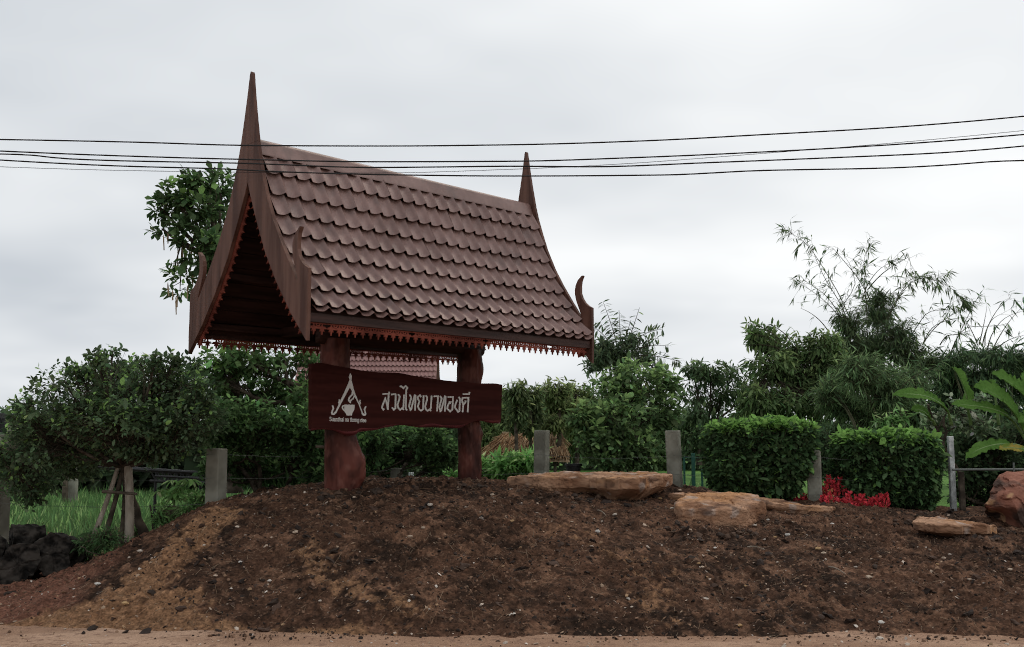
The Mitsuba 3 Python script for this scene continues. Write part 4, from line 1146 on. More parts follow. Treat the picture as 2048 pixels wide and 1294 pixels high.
# bamboo: a clump is a thing; its culms and its leaf mass are parts
def bamboo(label, Y, culms, blobs, ncl, seed, size, col, young, bare=(), foot=(1750, 960)):
    r = np.random.default_rng(500 + seed)
    key = thing('bamboo_clump', label, 'bamboo')
    LP, LD = [], []
    for (path, dens, tipk) in culms:
        P = np.array([at(x, y, Y + (i * 0.0)) for i, (x, y) in enumerate(path)])
        d = np.concatenate([[0], np.cumsum(np.linalg.norm(np.diff(P, axis=0), axis=1))])
        n = max(10, int(d[-1] / 0.25))
        from scipy.interpolate import PchipInterpolator
        Q = PchipInterpolator(d, P)(np.linspace(0, d[-1], n))
        Q[:, 1] += np.linspace(0, r.uniform(-0.6, 0.6), n)
        rad = np.linspace(0.016, 0.004, n)
        ms = [tube(Q, rad, 6)]
        cnt = int(dens * d[-1])
        tt = r.uniform(0.12, 1, cnt) ** 0.8
        for t in np.r_[tt, np.ones(tipk) * 0.985]:
            b = np.array([np.interp(t * (n - 1), np.arange(n), Q[:, k]) for k in range(3)])
            tg = norm(Q[min(int(t * (n - 1)) + 1, n - 1)] - Q[max(int(t * (n - 1)) - 1, 0)])
            o = norm(tg * 0.8 + r.normal(0, 0.6, 3)); ln = r.uniform(0.08, 0.45)
            e = b + o * ln - [0, 0, 0.1 * ln]
            ms.append(segs(b[None], e[None], 0.004, 0.0025, 3))
            kk = r.integers(3, 7)
            LP.append(e[None] - o[None] * (ln * 0.3 * np.arange(kk) / kk)[:, None]); LD.append(norm(o[None] * 0.8 + r.normal(0, 0.45, (kk, 3)) - [0, 0, 0.75]))
        part(key, 'culm', cat(ms), 'culm', 60)
    ms = []
    C = np.array([at(b[0], b[1], Y + r.uniform(-0.4, 0.9)) for b in blobs]); sc = Y / FOC
    R = np.array([[b[2] * sc, min(b[2], b[3]) * sc, b[3] * sc] for b in blobs])
    wgt = R[:, 0] * R[:, 2]; which = r.choice(len(C), ncl, p=wgt / wgt.sum())
    dirs = norm(r.normal(0, 1, (ncl, 3)))
    cp = C[which] + dirs * R[which] * (r.uniform(0.05, 1, ncl) ** (1 / 3))[:, None]
    cp += 0.3 * R[which] * (np.stack([meshkit.noise(cp * 1.6 + 7 * j, seed + j) for j in range(3)], -1) - 0.5) * 2
    st = C[which] + dirs * R[which] * 0.1 - [0, 0, 0.3]
    ms.append(segs(st, cp, 0.006, 0.003, 3))
    td = norm(dirs * [1, 1, 0.4] + [0, 0, 0.2])
    kk = 8
    LP.append((np.repeat(cp, kk, 0) - np.repeat(td, kk, 0) * np.tile(np.linspace(0, 0.35, kk), ncl)[:, None]))
    LD.append(norm(np.repeat(td, kk, 0) * 0.7 + r.normal(0, 0.5, (ncl * kk, 3)) - [0, 0, 0.55]))
    pos, ld = np.vstack(LP), np.vstack(LD)
    N = len(pos)
    m, vc = leaves('blade', pos, ld, norm(np.array([0, 0, 1.0]) + r.normal(0, 0.4, (N, 3))), size * np.exp(r.normal(0, 0.25, N)), leaf_cols(r, N, col, young, 0.15))
    part(key, 'leaf_mass', m, 'leaf', False, vc, kind='stuff')
    f0 = at(foot[0], foot[1], Y)
    for j in range(9):
        q = C[r.integers(len(C))]
        ms.append(tube(bez(f0 + [r.normal(0, 0.35), r.normal(0, 0.2), 0], q, [r.normal(0, 0.1), 0, 0.2], 8), np.linspace(0.03, 0.01, 8), 6))
    part(key, 'stem_cluster', cat(ms), 'culm', 60, kind='stuff')
    return key


scene['culm'] = mottled((0.045, 0.05, 0.025), (0.10, 0.10, 0.055), 6, 0.7, 0.3)
bamboo('tall bamboo clump with arching leafy culms against the sky, second from the right edge', 26,
       [([(1722, 700), (1690, 600), (1655, 530), (1622, 478), (1594, 457)], 6, 14), ([(1712, 690), (1675, 610), (1640, 560), (1612, 505)], 5, 4), ([(1690, 660), (1650, 600), (1610, 574), (1597, 568)], 6, 3),
        ([(1715, 690), (1660, 605), (1605, 562)], 5, 3), ([(1655, 660), (1630, 630), (1605, 615)], 1.5, 1), ([(1735, 690), (1725, 600), (1715, 530), (1722, 503)], 14, 8), ([(1740, 600), (1720, 560), (1690, 520), (1670, 495)], 6, 4),
        ([(1765, 690), (1790, 600), (1830, 560), (1870, 570), (1905, 605)], 22, 14), ([(1760, 680), (1800, 590), (1835, 552), (1880, 556)], 18, 8), ([(1735, 580), (1765, 545), (1805, 520), (1808, 545)], 5, 3), ([(1725, 600), (1750, 545), (1775, 528)], 5, 5),
        ([(1810, 700), (1840, 650), (1870, 620), (1925, 615)], 7, 3), ([(1845, 690), (1880, 645), (1935, 615)], 6, 3), ([(1845, 690), (1870, 650), (1925, 637)], 5, 2), ([(1700, 690), (1690, 620), (1720, 560), (1700, 500)], 6, 4)],
       [(1700, 640, 45, 32), (1755, 620, 38, 40), (1765, 590, 22, 18), (1700, 690, 55, 35), (1790, 670, 55, 40), (1815, 705, 50, 32), (1740, 690, 60, 40), (1850, 720, 40, 20)], 1150, 1, 0.215, (0.040, 0.062, 0.026), (0.08, 0.12, 0.04), foot=(1740, 960))
bamboo('lower bamboo clump with long drooping pale green leaves between the two hedges', 20,
       [([(1760, 850), (1720, 780), (1690, 740)], 12, 4), ([(1770, 850), (1800, 770), (1850, 740)], 12, 4)],
       [(1720, 740, 60, 40), (1690, 800, 55, 45), (1770, 770, 65, 45), (1740, 830, 60, 40), (1820, 770, 50, 40), (1830, 820, 40, 40), (1660, 780, 35, 35), (1790, 870, 40, 30), (1660, 880, 40, 50), (1680, 920, 30, 30)], 1900, 2, 0.18, (0.045, 0.080, 0.028), (0.10, 0.16, 0.05), foot=(1745, 970))
bamboo('dark bamboo clump at the right edge topped by thin bare culm tips', 27,
       [([(1895, 720), (1930, 640), (1952, 596)], 0.6, 2), ([(1900, 715), (1935, 655), (1975, 655), (2000, 650)], 2.0, 3), ([(1955, 690), (1945, 640), (1934, 618)], 1, 2), ([(1958, 690), (1965, 640), (1967, 618)], 0.8, 1), ([(1965, 690), (1985, 630), (2015, 597)], 0.8, 4),
        ([(1975, 700), (2000, 640), (2035, 625)], 1, 2), ([(1985, 700), (2020, 645), (2048, 615)], 1, 2), ([(1990, 700), (2030, 675), (2060, 670)], 3, 4), ([(1970, 690), (1990, 640), (2015, 625)], 0.8, 2), ([(2000, 710), (2040, 690), (2060, 680)], 5, 5), ([(1880, 690), (1900, 670), (1940, 668)], 4, 3)],
       [(1900, 720, 50, 30), (1960, 705, 50, 28), (2020, 710, 50, 30), (1910, 760, 50, 40), (1970, 760, 60, 45), (2040, 760, 50, 50), (1890, 800, 40, 40), (2000, 820, 60, 40), (2070, 720, 40, 40), (1940, 830, 50, 40)], 1700, 3, 0.26, (0.034, 0.062, 0.026), (0.08, 0.13, 0.045), foot=(1965, 960))

tree('backdrop_tree', 'dense dark tree mass under the tall bamboo and behind the drooping bamboo', 'tree', (1790, 960),
     [(1690, 725, 50, 35), (1760, 745, 60, 42), (1840, 752, 60, 40), (1905, 775, 50, 40), (1720, 800, 70, 50), (1850, 815, 80, 50), (1780, 870, 80, 45)],
     31, 'mango', 900, 8, 0.24, (0.036, 0.056, 0.022), (0.08, 0.11, 0.035), 0.12, trunk_r=0.10, seed=60, depth=1.3, droop=0.5, twig=0.3, fork=0.3)
# ------------------------------------------------------------------ clipped hedges
def hedge(label, x0, x1, y0, y1, Y, seed, cut=0.0):
    r = np.random.default_rng(700 + seed)
    key = thing('clipped_hedge', label, 'hedge')
    a, b = at(x0, y1, Y), at(x1, y0, Y)
    cx, hx = (a[0] + b[0]) / 2, (b[0] - a[0]) / 2
    cz, hz = (a[2] + b[2]) / 2, (b[2] - a[2]) / 2
    hy = hx * 0.8
    c = np.array([cx, Y + hy, cz]); h = np.array([hx, hy, hz])
    n = 3900
    d = r.uniform(-1, 1, (n, 3))
    ax = r.choice(3, n, p=[0.25, 0.40, 0.35]); sg = np.where(r.random(n) < 0.5, -1, 1); sg = np.where((ax == 2) & (r.random(n) < 0.85), 1, sg)
    d[np.arange(n), ax] = sg
    dn = norm(d * 1.0)
    d = d / (np.abs(d) ** 4.2).sum(1, keepdims=True) ** (1 / 4.2)             # rounded edges
    d[:, 0] *= 1 - 0.14 * np.clip(-d[:, 2], 0, 1) ** 1.5 + 0.03 * d[:, 2]
    d[:, 0] = np.where(d[:, 0] > 0, d[:, 0] * (1 - cut * np.clip(0.25 - d[:, 2], 0, 0.8)), d[:, 0])
    sh = 1 - 0.28 * r.random((n, 1)) ** 1.6
    bump_ = 1 + 0.36 * (meshkit.fbm(c + d * h * 2.6, 3, seed) - 0.52)[:, None] + 0.05 * (r.random((n, 1)) ** 6)
    cp = c + d * h * sh * bump_
    nrm_ = np.zeros((n, 3)); nrm_[np.arange(n), ax] = sg
    td = norm(nrm_ + [0, 0, 0.5] + r.normal(0, 0.45, (n, 3)))
    k = 6; N = n * k
    D = np.repeat(td, k, 0); az = np.tile(np.arange(k) * 2.4, n) + np.repeat(r.uniform(0, 6.28, n), k)
    ref = np.where(np.abs(D[:, 2:3]) < 0.9, [[0, 0, 1.0]], [[1.0, 0, 0]]); u = norm(np.cross(D, ref)); w = np.cross(D, u)
    rad = np.cos(az)[:, None] * u + np.sin(az)[:, None] * w
    t = np.tile(np.linspace(0, 1, k), n)
    pos = np.repeat(cp, k, 0) - D * (0.10 * (1 - t))[:, None]
    ld = norm(D * 0.6 + rad * 0.9 + r.normal(0, 0.2, (N, 3)) - [0, 0, 0.2])
    up = norm(np.array([0, 0, 1.0]) + 0.5 * rad + r.normal(0, 0.3, (N, 3)))
    hgt = np.repeat((cp[:, 2] - cz) / hz, k)
    yw = np.clip((hgt - 0.62) / 0.3, 0, 1) * 0.85 + 0.03           # fresh shoots on the clipped top
    yw = np.maximum(yw * (0.5 + np.repeat(sh[:, 0] > 0.9, k) * 0.5), 0.02)
    col = leaf_cols(r, N, (0.024, 0.050, 0.015), (0.078, 0.165, 0.020), yw, 0.36)
    m, vc = leaves('oval', pos, ld, up, 0.078 * np.exp(r.normal(0, 0.28, N)), col)
    part(key, 'leaf_mass', m, 'leaf', False, vc, kind='stuff')
    st = c + [0, 0, -hz] + (cp - c) * [0.25, 0.25, 0]
    sel = r.random(n) < 0.35
    part(key, 'stem', cat([segs(st[sel], cp[sel], 0.008, 0.003, 3), segs(np.array([[cx + q * hx * 0.5, c[1], 0.2] for q in (-1, 0, 1)]), np.array([[cx + q * hx * 0.4, c[1], cz] for q in (-1, 0, 1)]), 0.035, 0.025, 7)]), 'bark')
    return key


hedge('cube clipped dark green hedge behind the long thin slab', 1434, 1650, 838, 1004, 13.93, 1, 0.36)
hedge('cube clipped hedge with bright fresh top beside the slim white post', 1700, 1896, 862, 1026, 13.95, 2)

# ------------------------------------------------------------------ red plume flowers
r = np.random.default_rng(31)
scene['plume'] = vcol(0.9, 0.15)
spots = [(1656, 952), (1664, 962), (1672, 970), (1680, 958), (1650, 966), (1690, 975), (1660, 980)] + [(x, 1000 + r.uniform(-12, 10)) for x in np.linspace(1582, 1772, 46)] + [(1700, 985), (1712, 992), (1725, 990), (1740, 996)]
for i, (px, py) in enumerate(spots):
    Y = 13.80 + r.uniform(-0.05, 0.08) + (0.5 if py < 985 or px < 1645 else 0)
    tip = at(px + r.uniform(-2, 2), py, Y); foot = np.array([tip[0] + r.normal(0, 0.04), tip[1] + r.normal(0, 0.03), 0.55])
    k = thing('plume_flower', 'red feathery plume flower in the bed between the two clipped hedges', 'flower', 'red plume flowers between the hedges')
    hgt = r.uniform(0.18, 0.30)
    part(k, 'stem', tube(bez(foot, tip - [0, 0, hgt * 0.8], r.normal(0, 0.01, 3), 5), 0.005, 5), 'straw_red' if i % 3 else 'culm', True)
    n = 70
    t = r.random(n); a = r.uniform(0, 2 * PI, n)
    rad = 0.042 * (1 - t) ** 0.8 + 0.005
    base_ = tip - np.array([0, 0, 1]) * (hgt * (1 - t))[:, None] + np.stack([np.cos(a) * rad * 0.5, np.sin(a) * rad * 0.5, t * 0], -1)
    dd = norm(np.stack([np.cos(a), np.sin(a), np.full(n, 1.1)], -1) + r.normal(0, 0.25, (n, 3)))
    col = np.array([0.55, 0.055, 0.07]) * np.exp(r.normal(0, 0.28, (n, 1))) * (1 + r.normal(0, 0.06, (n, 3)))
    if r.random() < 0.12: col = col * 0 + np.array([0.50, 0.20, 0.10]) * np.exp(r.normal(0, 0.25, (n, 1)))
    m, vc = leaves('oval', base_, dd, norm(r.normal(0, 1, (n, 3))), 0.045 * np.exp(r.normal(0, 0.2, n)), np.clip(col, 0, 0.8))
    part(k, 'plume', m, 'plume', False, vc)
    n = 8
    t = r.uniform(0.1, 0.8, n)
    pos = foot + (tip - foot) * t[:, None]
    m, vc = leaves('lance', pos, norm(r.normal(0, 1, (n, 3)) * [1, 1, 0.3] + [0, 0, 0.3]), np.tile([0, 0, 1.0], (n, 1)), np.full(n, 0.09), np.tile([(0.20, 0.10, 0.04)], (n, 1)) * np.exp(r.normal(0, 0.3, (n, 1))))
    part(k, 'foliage', m, 'leaf', False, vc)

# ------------------------------------------------------------------ banana plant
def big_leaf(path, width, fold, Ypath, n=26, seed=0, tear=0.3, roll=0.75):
    """an arching banana blade along a path of pixels, each with its own distance"""
    rl = np.random.default_rng(seed)
    P = np.array([at(x, y, Y) for (x, y), Y in zip(path, Ypath)])
    from scipy.interpolate import CubicSpline as CS
    d = np.concatenate([[0], np.cumsum(np.linalg.norm(np.diff(P, axis=0), axis=1))])
    t = np.linspace(0, 1, n)
    Q = CS(d, P)(t * d[-1]) if len(P) > 2 else P[0] + (P[1] - P[0]) * t[:, None]
    tg = norm(np.gradient(Q, axis=0))
    side = norm(np.cross(tg, [0, 0, 1.0]) + np.array([0, 0, 1e-3])); up = norm(np.cross(side, tg))
    ro = roll * np.where(side[:, 1:2] > 0, 1, -1)
    side, up = side * np.cos(ro) + up * np.sin(ro), up * np.cos(ro) - side * np.sin(ro)
    wd = width * np.clip(np.sin(PI * np.clip(t * 0.93 + 0.06, 0, 1)) ** 0.45, 0, 1) * np.where(t > 0.93, (1 - t) / 0.07 * 0.8 + 0.2, 1)
    cols = np.linspace(-1, 1, 9)
    V = np.zeros((n, 9, 3))
    for j, c in enumerate(cols):
        rag = 1 - (rl.random(n) ** 3) * 1.8 * tear * (abs(c) > 0.7) * (0.3 + abs(c) * 0.7)
        lift = fold * abs(c) ** 1.2
        V[:, j] = Q + side * (wd * c * 0.95 * rag)[:, None] + up * (wd * lift + 0.012 * np.sin(t * 70 + c * 3) * abs(c))[:, None]
    g = np.arange(n * 9).reshape(n, 9)
    f = np.vstack([np.stack([g[:-1, :-1], g[:-1, 1:], g[1:, 1:]], -1).reshape(-1, 3), np.stack([g[:-1, :-1], g[1:, 1:], g[1:, :-1]], -1).reshape(-1, 3)])
    rib = tube(Q - up * 0.006, np.linspace(0.018, 0.005, n), 6)
    return (V.reshape(-1, 3), f), rib


def blade_fn(p, n, uv):
    g = mikit.fbm(p.x * 5, p.y * 5, p.z * 5, 3)
    s = mikit.noise(p.x * 60, p.y * 10, p.z * 40)
    return mikit.mix((0.085, 0.185, 0.040), (0.145, 0.275, 0.068), g) * (0.85 + 0.3 * s)


scene['banana_blade'] = {'type': 'principledthin', 'base_color': mikit.proc(blade_fn), 'roughness': 0.4, 'diff_trans': 0.8}
scene['banana_yellow'] = {'type': 'principledthin', 'base_color': mikit.proc(lambda p, n, uv: mikit.mix((0.16, 0.24, 0.05), (0.40, 0.32, 0.08), mikit.smoothstep(0.35, 0.6, mikit.fbm(p.x * 7, p.y * 7, p.z * 7, 3)))), 'roughness': 0.5, 'diff_trans': 0.7}
banana = thing('banana_plant', 'banana plant with large bright green leaves at the right edge above the pipe rail', 'plant')
Bl = [([(1895, 822), (1870, 800), (1835, 789), (1785, 790)], 0.095, 0.25, (15.6, 15.4, 15.2, 15.1), None), ([(1934, 812), (1930, 780), (1918, 752), (1906, 735)], 0.085, 0.55, (15.6, 15.5, 15.5, 15.4), None),
      ([(2022, 838), (1985, 818), (1945, 811), (1903, 808)], 0.085, 0.2, (15.2, 15.0, 14.9, 14.8), None), ([(2045, 858), (2020, 815), (1985, 786), (1948, 774)], 0.155, 0.3, (15.2, 15.1, 15.0, 14.9), None),
      ([(2075, 830), (2050, 792), (2015, 762), (1984, 747)], 0.15, 0.3, (15.4, 15.3, 15.2, 15.1), None), ([(1990, 790), (1985, 775), (1982, 758)], 0.07, 0.5, (15.7, 15.6, 15.6), None),
      ([(2020, 889), (1985, 890), (1955, 900), (1931, 917)], 0.075, 0.3, (15.0, 14.8, 14.7, 14.6), 'lower drooping leaf of the plant'), ([(2062, 900), (2045, 898), (2020, 895), (1998, 899)], 0.055, 0.2, (14.9, 14.85, 14.8, 14.7), 'yellowing ragged leaf'),
      ([(1862, 840), (1845, 822), (1823, 820)], 0.08, 0.3, (15.6, 15.5, 15.4), None), ([(2080, 850), (2060, 838), (2036, 845)], 0.11, 0.4, (15.2, 15.0, 14.9), None), ([(2095, 770), (2070, 760), (2045, 778)], 0.14, 0.3, (15.6, 15.5, 15.4), None)]
heart = at(2068, 900, 15.3)
for i, (path, w, fo, Ys, lab) in enumerate(Bl):
    m, rib = big_leaf(path, w * 1.45, fo, Ys, seed=i, roll=0.2 if i in (1, 5) else 0.9)
    k = part(banana, 'leaf_blade', m, 'banana_yellow' if i == 7 else 'banana_blade', True, label=lab)
    part(k, 'midrib', rib, 'culm_green', True)
    b = at(path[0][0], path[0][1], Ys[0])
    if i not in (0, 1, 5, 8):
        part(banana, 'petiole', tube(bez(heart + [0, 0, -0.1], b, [0, 0, 0.05], 8), np.linspace(0.03, 0.018, 8), 7), 'culm_green', True)
    else:
        h2 = at(path[0][0] + 8, 850, 15.7)
        part(banana, 'petiole', tube(bez(h2, b, [0, 0, 0.03], 8), np.linspace(0.028, 0.016, 8), 7), 'culm_green', True)
scene['culm_green'] = mottled((0.10, 0.17, 0.05), (0.17, 0.26, 0.09), 6, 0.5, 0.35)
part(banana, 'stem', tube([heart + [0.05, 0, -1.2], heart + [0.03, 0, -0.5], heart], [0.10, 0.085, 0.05], 12), 'culm_green', True)
tree('pale_leaf_shrub', 'shrub with pale grey green round leaves under the banana leaves', 'shrub', (1900, 960),
     [(1845, 815, 25, 18), (1870, 835, 32, 22), (1915, 800, 28, 22), (1925, 830, 40, 28), (1965, 850, 35, 20), (1960, 800, 25, 15)],
     15.9, 'oval', 230, 6, 0.10, (0.085, 0.125, 0.06), (0.17, 0.24, 0.13), 0.25, trunk_r=0.03, seed=40, depth=0.7, twig=0.2, stems=3, fork=0.3)
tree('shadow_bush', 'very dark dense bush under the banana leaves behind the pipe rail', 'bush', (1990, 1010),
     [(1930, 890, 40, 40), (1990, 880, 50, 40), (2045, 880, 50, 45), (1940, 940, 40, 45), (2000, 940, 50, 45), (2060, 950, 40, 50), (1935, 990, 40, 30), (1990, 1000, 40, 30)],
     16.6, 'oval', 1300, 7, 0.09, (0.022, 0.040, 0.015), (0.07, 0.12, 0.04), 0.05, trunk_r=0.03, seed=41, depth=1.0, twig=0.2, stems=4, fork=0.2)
tree('hedge_sapling', 'small bright sapling peeping over the right hedge', 'sapling', (1780, 900), [(1775, 838, 28, 14), (1800, 830, 20, 12)], 16, 'lance', 46, 8, 0.14, (0.07, 0.15, 0.035), (0.12, 0.24, 0.05), 0.3, trunk_r=0.02, seed=42, depth=0.5, twig=0.16)
tree('gap_shrub', 'shadowy shrub in the gap between the concrete post and the left hedge', 'shrub', (1420, 985), [(1425, 900, 18, 40), (1430, 950, 18, 40), (1400, 870, 22, 20)], 17.5, 'oval', 260, 7, 0.09, (0.03, 0.055, 0.02), LG, 0.05, trunk_r=0.025, seed=43, depth=0.6, twig=0.18)
tree('back_shrub', 'dark shrub filling the gap between the two clipped hedges', 'shrub', (1665, 985), [(1660, 880, 25, 35), (1680, 920, 25, 35), (1650, 930, 25, 30)], 17.5, 'lance', 330, 8, 0.13, (0.028, 0.055, 0.02), None, 0, trunk_r=0.025, seed=44, depth=0.6, twig=0.18)

# ------------------------------------------------------------------ left side: cassava, weeds, props, truss
def palmate(label, Y, heads, seed, foot, size=0.19):
    r = np.random.default_rng(900 + seed)
    key = thing('papaya_sapling', label, 'plant')
    f0 = at(foot[0], foot[1], Y); f0[2] = max(float(mound_z(f0[0], f0[1], False)), 0) - 0.03
    for j, (px, py) in enumerate(heads):
        h = at(px, py, Y + r.uniform(-0.25, 0.25)); q = f0 + [0, 0, 0.45]
        part(key, 'leaf_stalk', tube(bez(q, h, [0, 0, 0.05], 7), np.linspace(0.009, 0.004, 7), 5), 'culm_green', True)
        n = 7
        a = np.linspace(-2.3, 2.3, n) + r.normal(0, 0.1, n); tilt = r.normal(0, 0.3, 3)
        out = norm((h - q) * [1, 1, 0.2]); sd = norm(np.cross(out, [0, 0, 1.0])); up = norm(np.array([0, 0, 1.0]) + tilt * 0.7 + out * 0.3)
        dd = np.cos(a)[:, None] * out + np.sin(a)[:, None] * sd - np.array([0, 0, 0.35])
        ms = []
        m, vc = leaves('mango', np.tile(h, (n, 1)), dd, np.tile(up, (n, 1)), size * (1 - 0.25 * np.abs(a) / 2.3) * np.exp(r.normal(0, 0.1, n)), leaf_cols(r, n, (0.075, 0.165, 0.035), (0.12, 0.25, 0.05), 0.3, 0.12))
        part(key, 'palmate_leaf', m, 'leaf', False, vc)
    part(key, 'stem', tube([f0, f0 + [0.02, 0, 0.25], f0 + [0, 0, 0.5]], [0.022, 0.018, 0.014], 8), 'culm_green', True)


r = np.random.default_rng(5)
palmate('bright green papaya sapling with fingered leaves behind the slope beside the leaning trunk', 12.9, [(310 + r.uniform(0, 85), 965 + r.uniform(-8, 60)) for _ in range(24)], 1, (345, 1050))
tree('low_weed', 'low dark weeds growing between the log pile and the leaning poles', 'weed', (200, 1115), [(180, 1085, 32, 25), (215, 1075, 32, 28), (160, 1105, 20, 15), (240, 1090, 20, 20)], 11.5, 'lance', 220, 8, 0.075, (0.035, 0.075, 0.022), (0.09, 0.16, 0.04), 0.12, trunk_r=0.008, seed=50, depth=0.7, twig=0.14, stems=5, fork=0.1)
tree('low_weed', 'bright leafy weeds at the foot of the pale round pole', 'weed', (275, 1080), [(270, 1055, 18, 25), (320, 1035, 22, 18), (395, 1000, 25, 18), (375, 1020, 22, 15)], 12.6, 'lance', 150, 7, 0.09, (0.06, 0.13, 0.03), (0.12, 0.22, 0.05), 0.2, trunk_r=0.008, seed=51, depth=0.5, twig=0.14, stems=4, fork=0.1)


def pole(a, b, r0, r1, bs, label, name='support_pole', catg='pole', group=None):
    P = bez(a, b, [0.012, 0.0, 0], 8)
    single(name, tube(P, np.linspace(r0, r1, 8), 10), bs, label, catg, True, group=group)


gz = lambda p: np.array([p[0], p[1], max(float(mound_z(p[0], p[1], False)), -0.04) - 0.03])
pole(at(188, 1070, 11.7), at(241, 918, 12.05), 0.030, 0.024, 'pale_wood', 'pale grey pole leaning right against the broad tree, leftmost of the props')
pole(at(213, 1062, 11.9), at(248, 925, 12.1), 0.030, 0.024, 'bark', 'brown pole leaning beside the leftmost pale prop')
pole(at(241, 1090, 11.9), at(251, 945, 12.2), 0.028, 0.024, 'bark', 'dark upright pole just left of the pale round post')
pole(at(258, 1092, 11.8), at(256, 926, 12.0), 0.054, 0.046, 'pale_wood', 'pale round wooden post standing next to the leaning trunk', 'wooden_post', 'post')
pole(at(205, 983, 11.65), at(274, 988, 11.65), 0.020, 0.016, 'bark', 'short brown crossbar tied over the leaning props')
pole(at(306, 1070, 12.6), at(300, 1010, 12.7), 0.014, 0.010, 'bark', 'thin brown stake right of the leaning trunk')
p = at(129, 1014, 24.0); q = at(129, 940, 24.0)
pole(p, q, 0.07, 0.06, 'bark', 'far dark tree stem in the grass left of the far concrete post', 'tree_stem', 'stem')
p = at(144, 1012, 24.2); q = at(144, 930, 24.2)
single('concrete_pillar', bar(p[0] - 0.09, p[0] + 0.09, p[1] - 0.09, p[1] + 0.09, -0.1, q[2], 0.01), 'concrete', 'far grey concrete pillar standing in the grass beyond the left fence', 'post')

truss = thing('steel_truss', 'black steel roof truss lying behind the papaya sapling', 'truss')
Yt = 17.0
A = [at(300, 940, Yt), at(412, 946, Yt)]; Bq = [at(300, 962, Yt), at(412, 966, Yt)]
part(truss, 'chord', tube(A, 0.03, 6), 'iron'); part(truss, 'chord', tube(Bq, 0.03, 6), 'iron')
part(truss, 'chord', tube([at(150, 930, Yt + 1), at(412, 948, Yt)], 0.045, 6), 'iron')
part(truss, 'chord', tube([at(310, 952, Yt - 0.3), at(410, 957, Yt - 0.3)], 0.022, 6), 'iron')
for j in range(9):
    t0, t1 = j / 9, (j + 1) / 9
    a_, b_ = A[0] + (A[1] - A[0]) * t0, Bq[0] + (Bq[1] - Bq[0]) * t1
    c_ = A[0] + (A[1] - A[0]) * t1
    part(truss, 'web_bar', tube([a_, b_], 0.014, 5), 'iron'); part(truss, 'web_bar', tube([b_, c_], 0.014, 5), 'iron')
for t0 in (0.1, 0.9):
    b_ = Bq[0] + (Bq[1] - Bq[0]) * t0
    part(truss, 'leg', tube([b_, [b_[0], b_[1], -0.05]], 0.025, 6), 'iron')

# ------------------------------------------------------------------ farther things
shed = thing('dark_shed', 'low dark roofed shed at the left edge beyond the fence', 'shed')
s0, s1 = at(-120, 840, 34), at(22, 834, 34)
part(shed, 'roof', bar(s0[0], s1[0], 33, 38, s1[2] - 0.05, s1[2] + 0.12), 'iron')
part(shed, 'wall', bar(s0[0], s1[0] - 0.25, 33.6, 37.5, -0.1, s1[2] - 0.05), 'concrete')
for px in (4, 12):
    b_ = at(px, 850, 33.5)
    part(shed, 'post', bar(b_[0] - 0.05, b_[0] + 0.05, 33.3, 33.4, -0.1, s1[2] - 0.05), 'iron')

house = thing('tiled_house', 'distant house with a pinkish brown scalloped tile roof seen under the shelter between its posts', 'house')
hx1, hx0 = at(867, 740, 46)[0], at(640, 740, 46)[0] - 1.5
zr, ze, yr_, ye = 6.1, 2.4, 49.0, 46.3


def far_tiles(x0, x1, sgn=1):
    ms = []
    rows = 14; w = 0.20; nn = int((x1 - x0) / w)
    xx = np.linspace(x0, x1, nn * 6 + 1); ph = (xx - x0) / w
    for r_ in range(rows):
        u0, u1 = r_ / rows, (r_ + 1.08) / rows
        n_ = norm(np.array([0, -(zr - ze), (yr_ - ye)]))
        nz = norm(np.array([0, -(zr - ze), (yr_ - ye) * 1.0]))
        pts = []
        for kx, (u, lf) in enumerate(((u0, 0.0), (u1, 0.10), (u1, 0.085))):
            y, z = yr_ + (ye - yr_) * u, zr + (ze - zr) * u
            wv = 0.022 * (0.5 + 0.5 * np.cos(2 * PI * ph)) ** 1.5 + lf
            sc_ = 0.06 * np.abs(np.sin(PI * ph)) if kx else 0
            pts.append(np.stack([xx, y - wv * 0.8, z + wv * 0.6 - sc_], -1))
        V = np.vstack(pts); m_ = len(xx); i_ = np.arange(m_ - 1)
        f = np.vstack([np.stack([i_ + a * m_, i_ + 1 + a * m_, i_ + 1 + (a + 1) * m_], 1) for a in (0, 1)] + [np.stack([i_ + a * m_, i_ + 1 + (a + 1) * m_, i_ + (a + 1) * m_], 1) for a in (0, 1)])
        ms.append((V, f))
    return cat(ms)


rf = part(house, 'roof', far_tiles(hx0, hx1), 'tile_far', 50)
scene['tile_far'] = mottled((0.24, 0.125, 0.115), (0.29, 0.155, 0.142), 1.2, 0.5, 0.4)
part(house, 'back_roof', (np.array([(hx0, yr_, zr), (hx1, yr_, zr), (hx1, 2 * yr_ - ye, ze), (hx0, 2 * yr_ - ye, ze)]), np.array([(0, 1, 2), (0, 2, 3)])), 'tile_far')
part(house, 'wall', bar(hx0 + 0.4, hx1 - 0.4, ye + 0.5, 2 * yr_ - ye - 0.5, -0.2, ze + 0.35), 'pale_wood')
g_ = np.array([(hx1 - 0.42, ye + 0.5, ze + 0.3), (hx1 - 0.42, 2 * yr_ - ye - 0.5, ze + 0.3), (hx1 - 0.42, yr_, zr - 0.3)])
part(house, 'gable', (g_, np.array([(0, 1, 2)])), 'pale_wood')

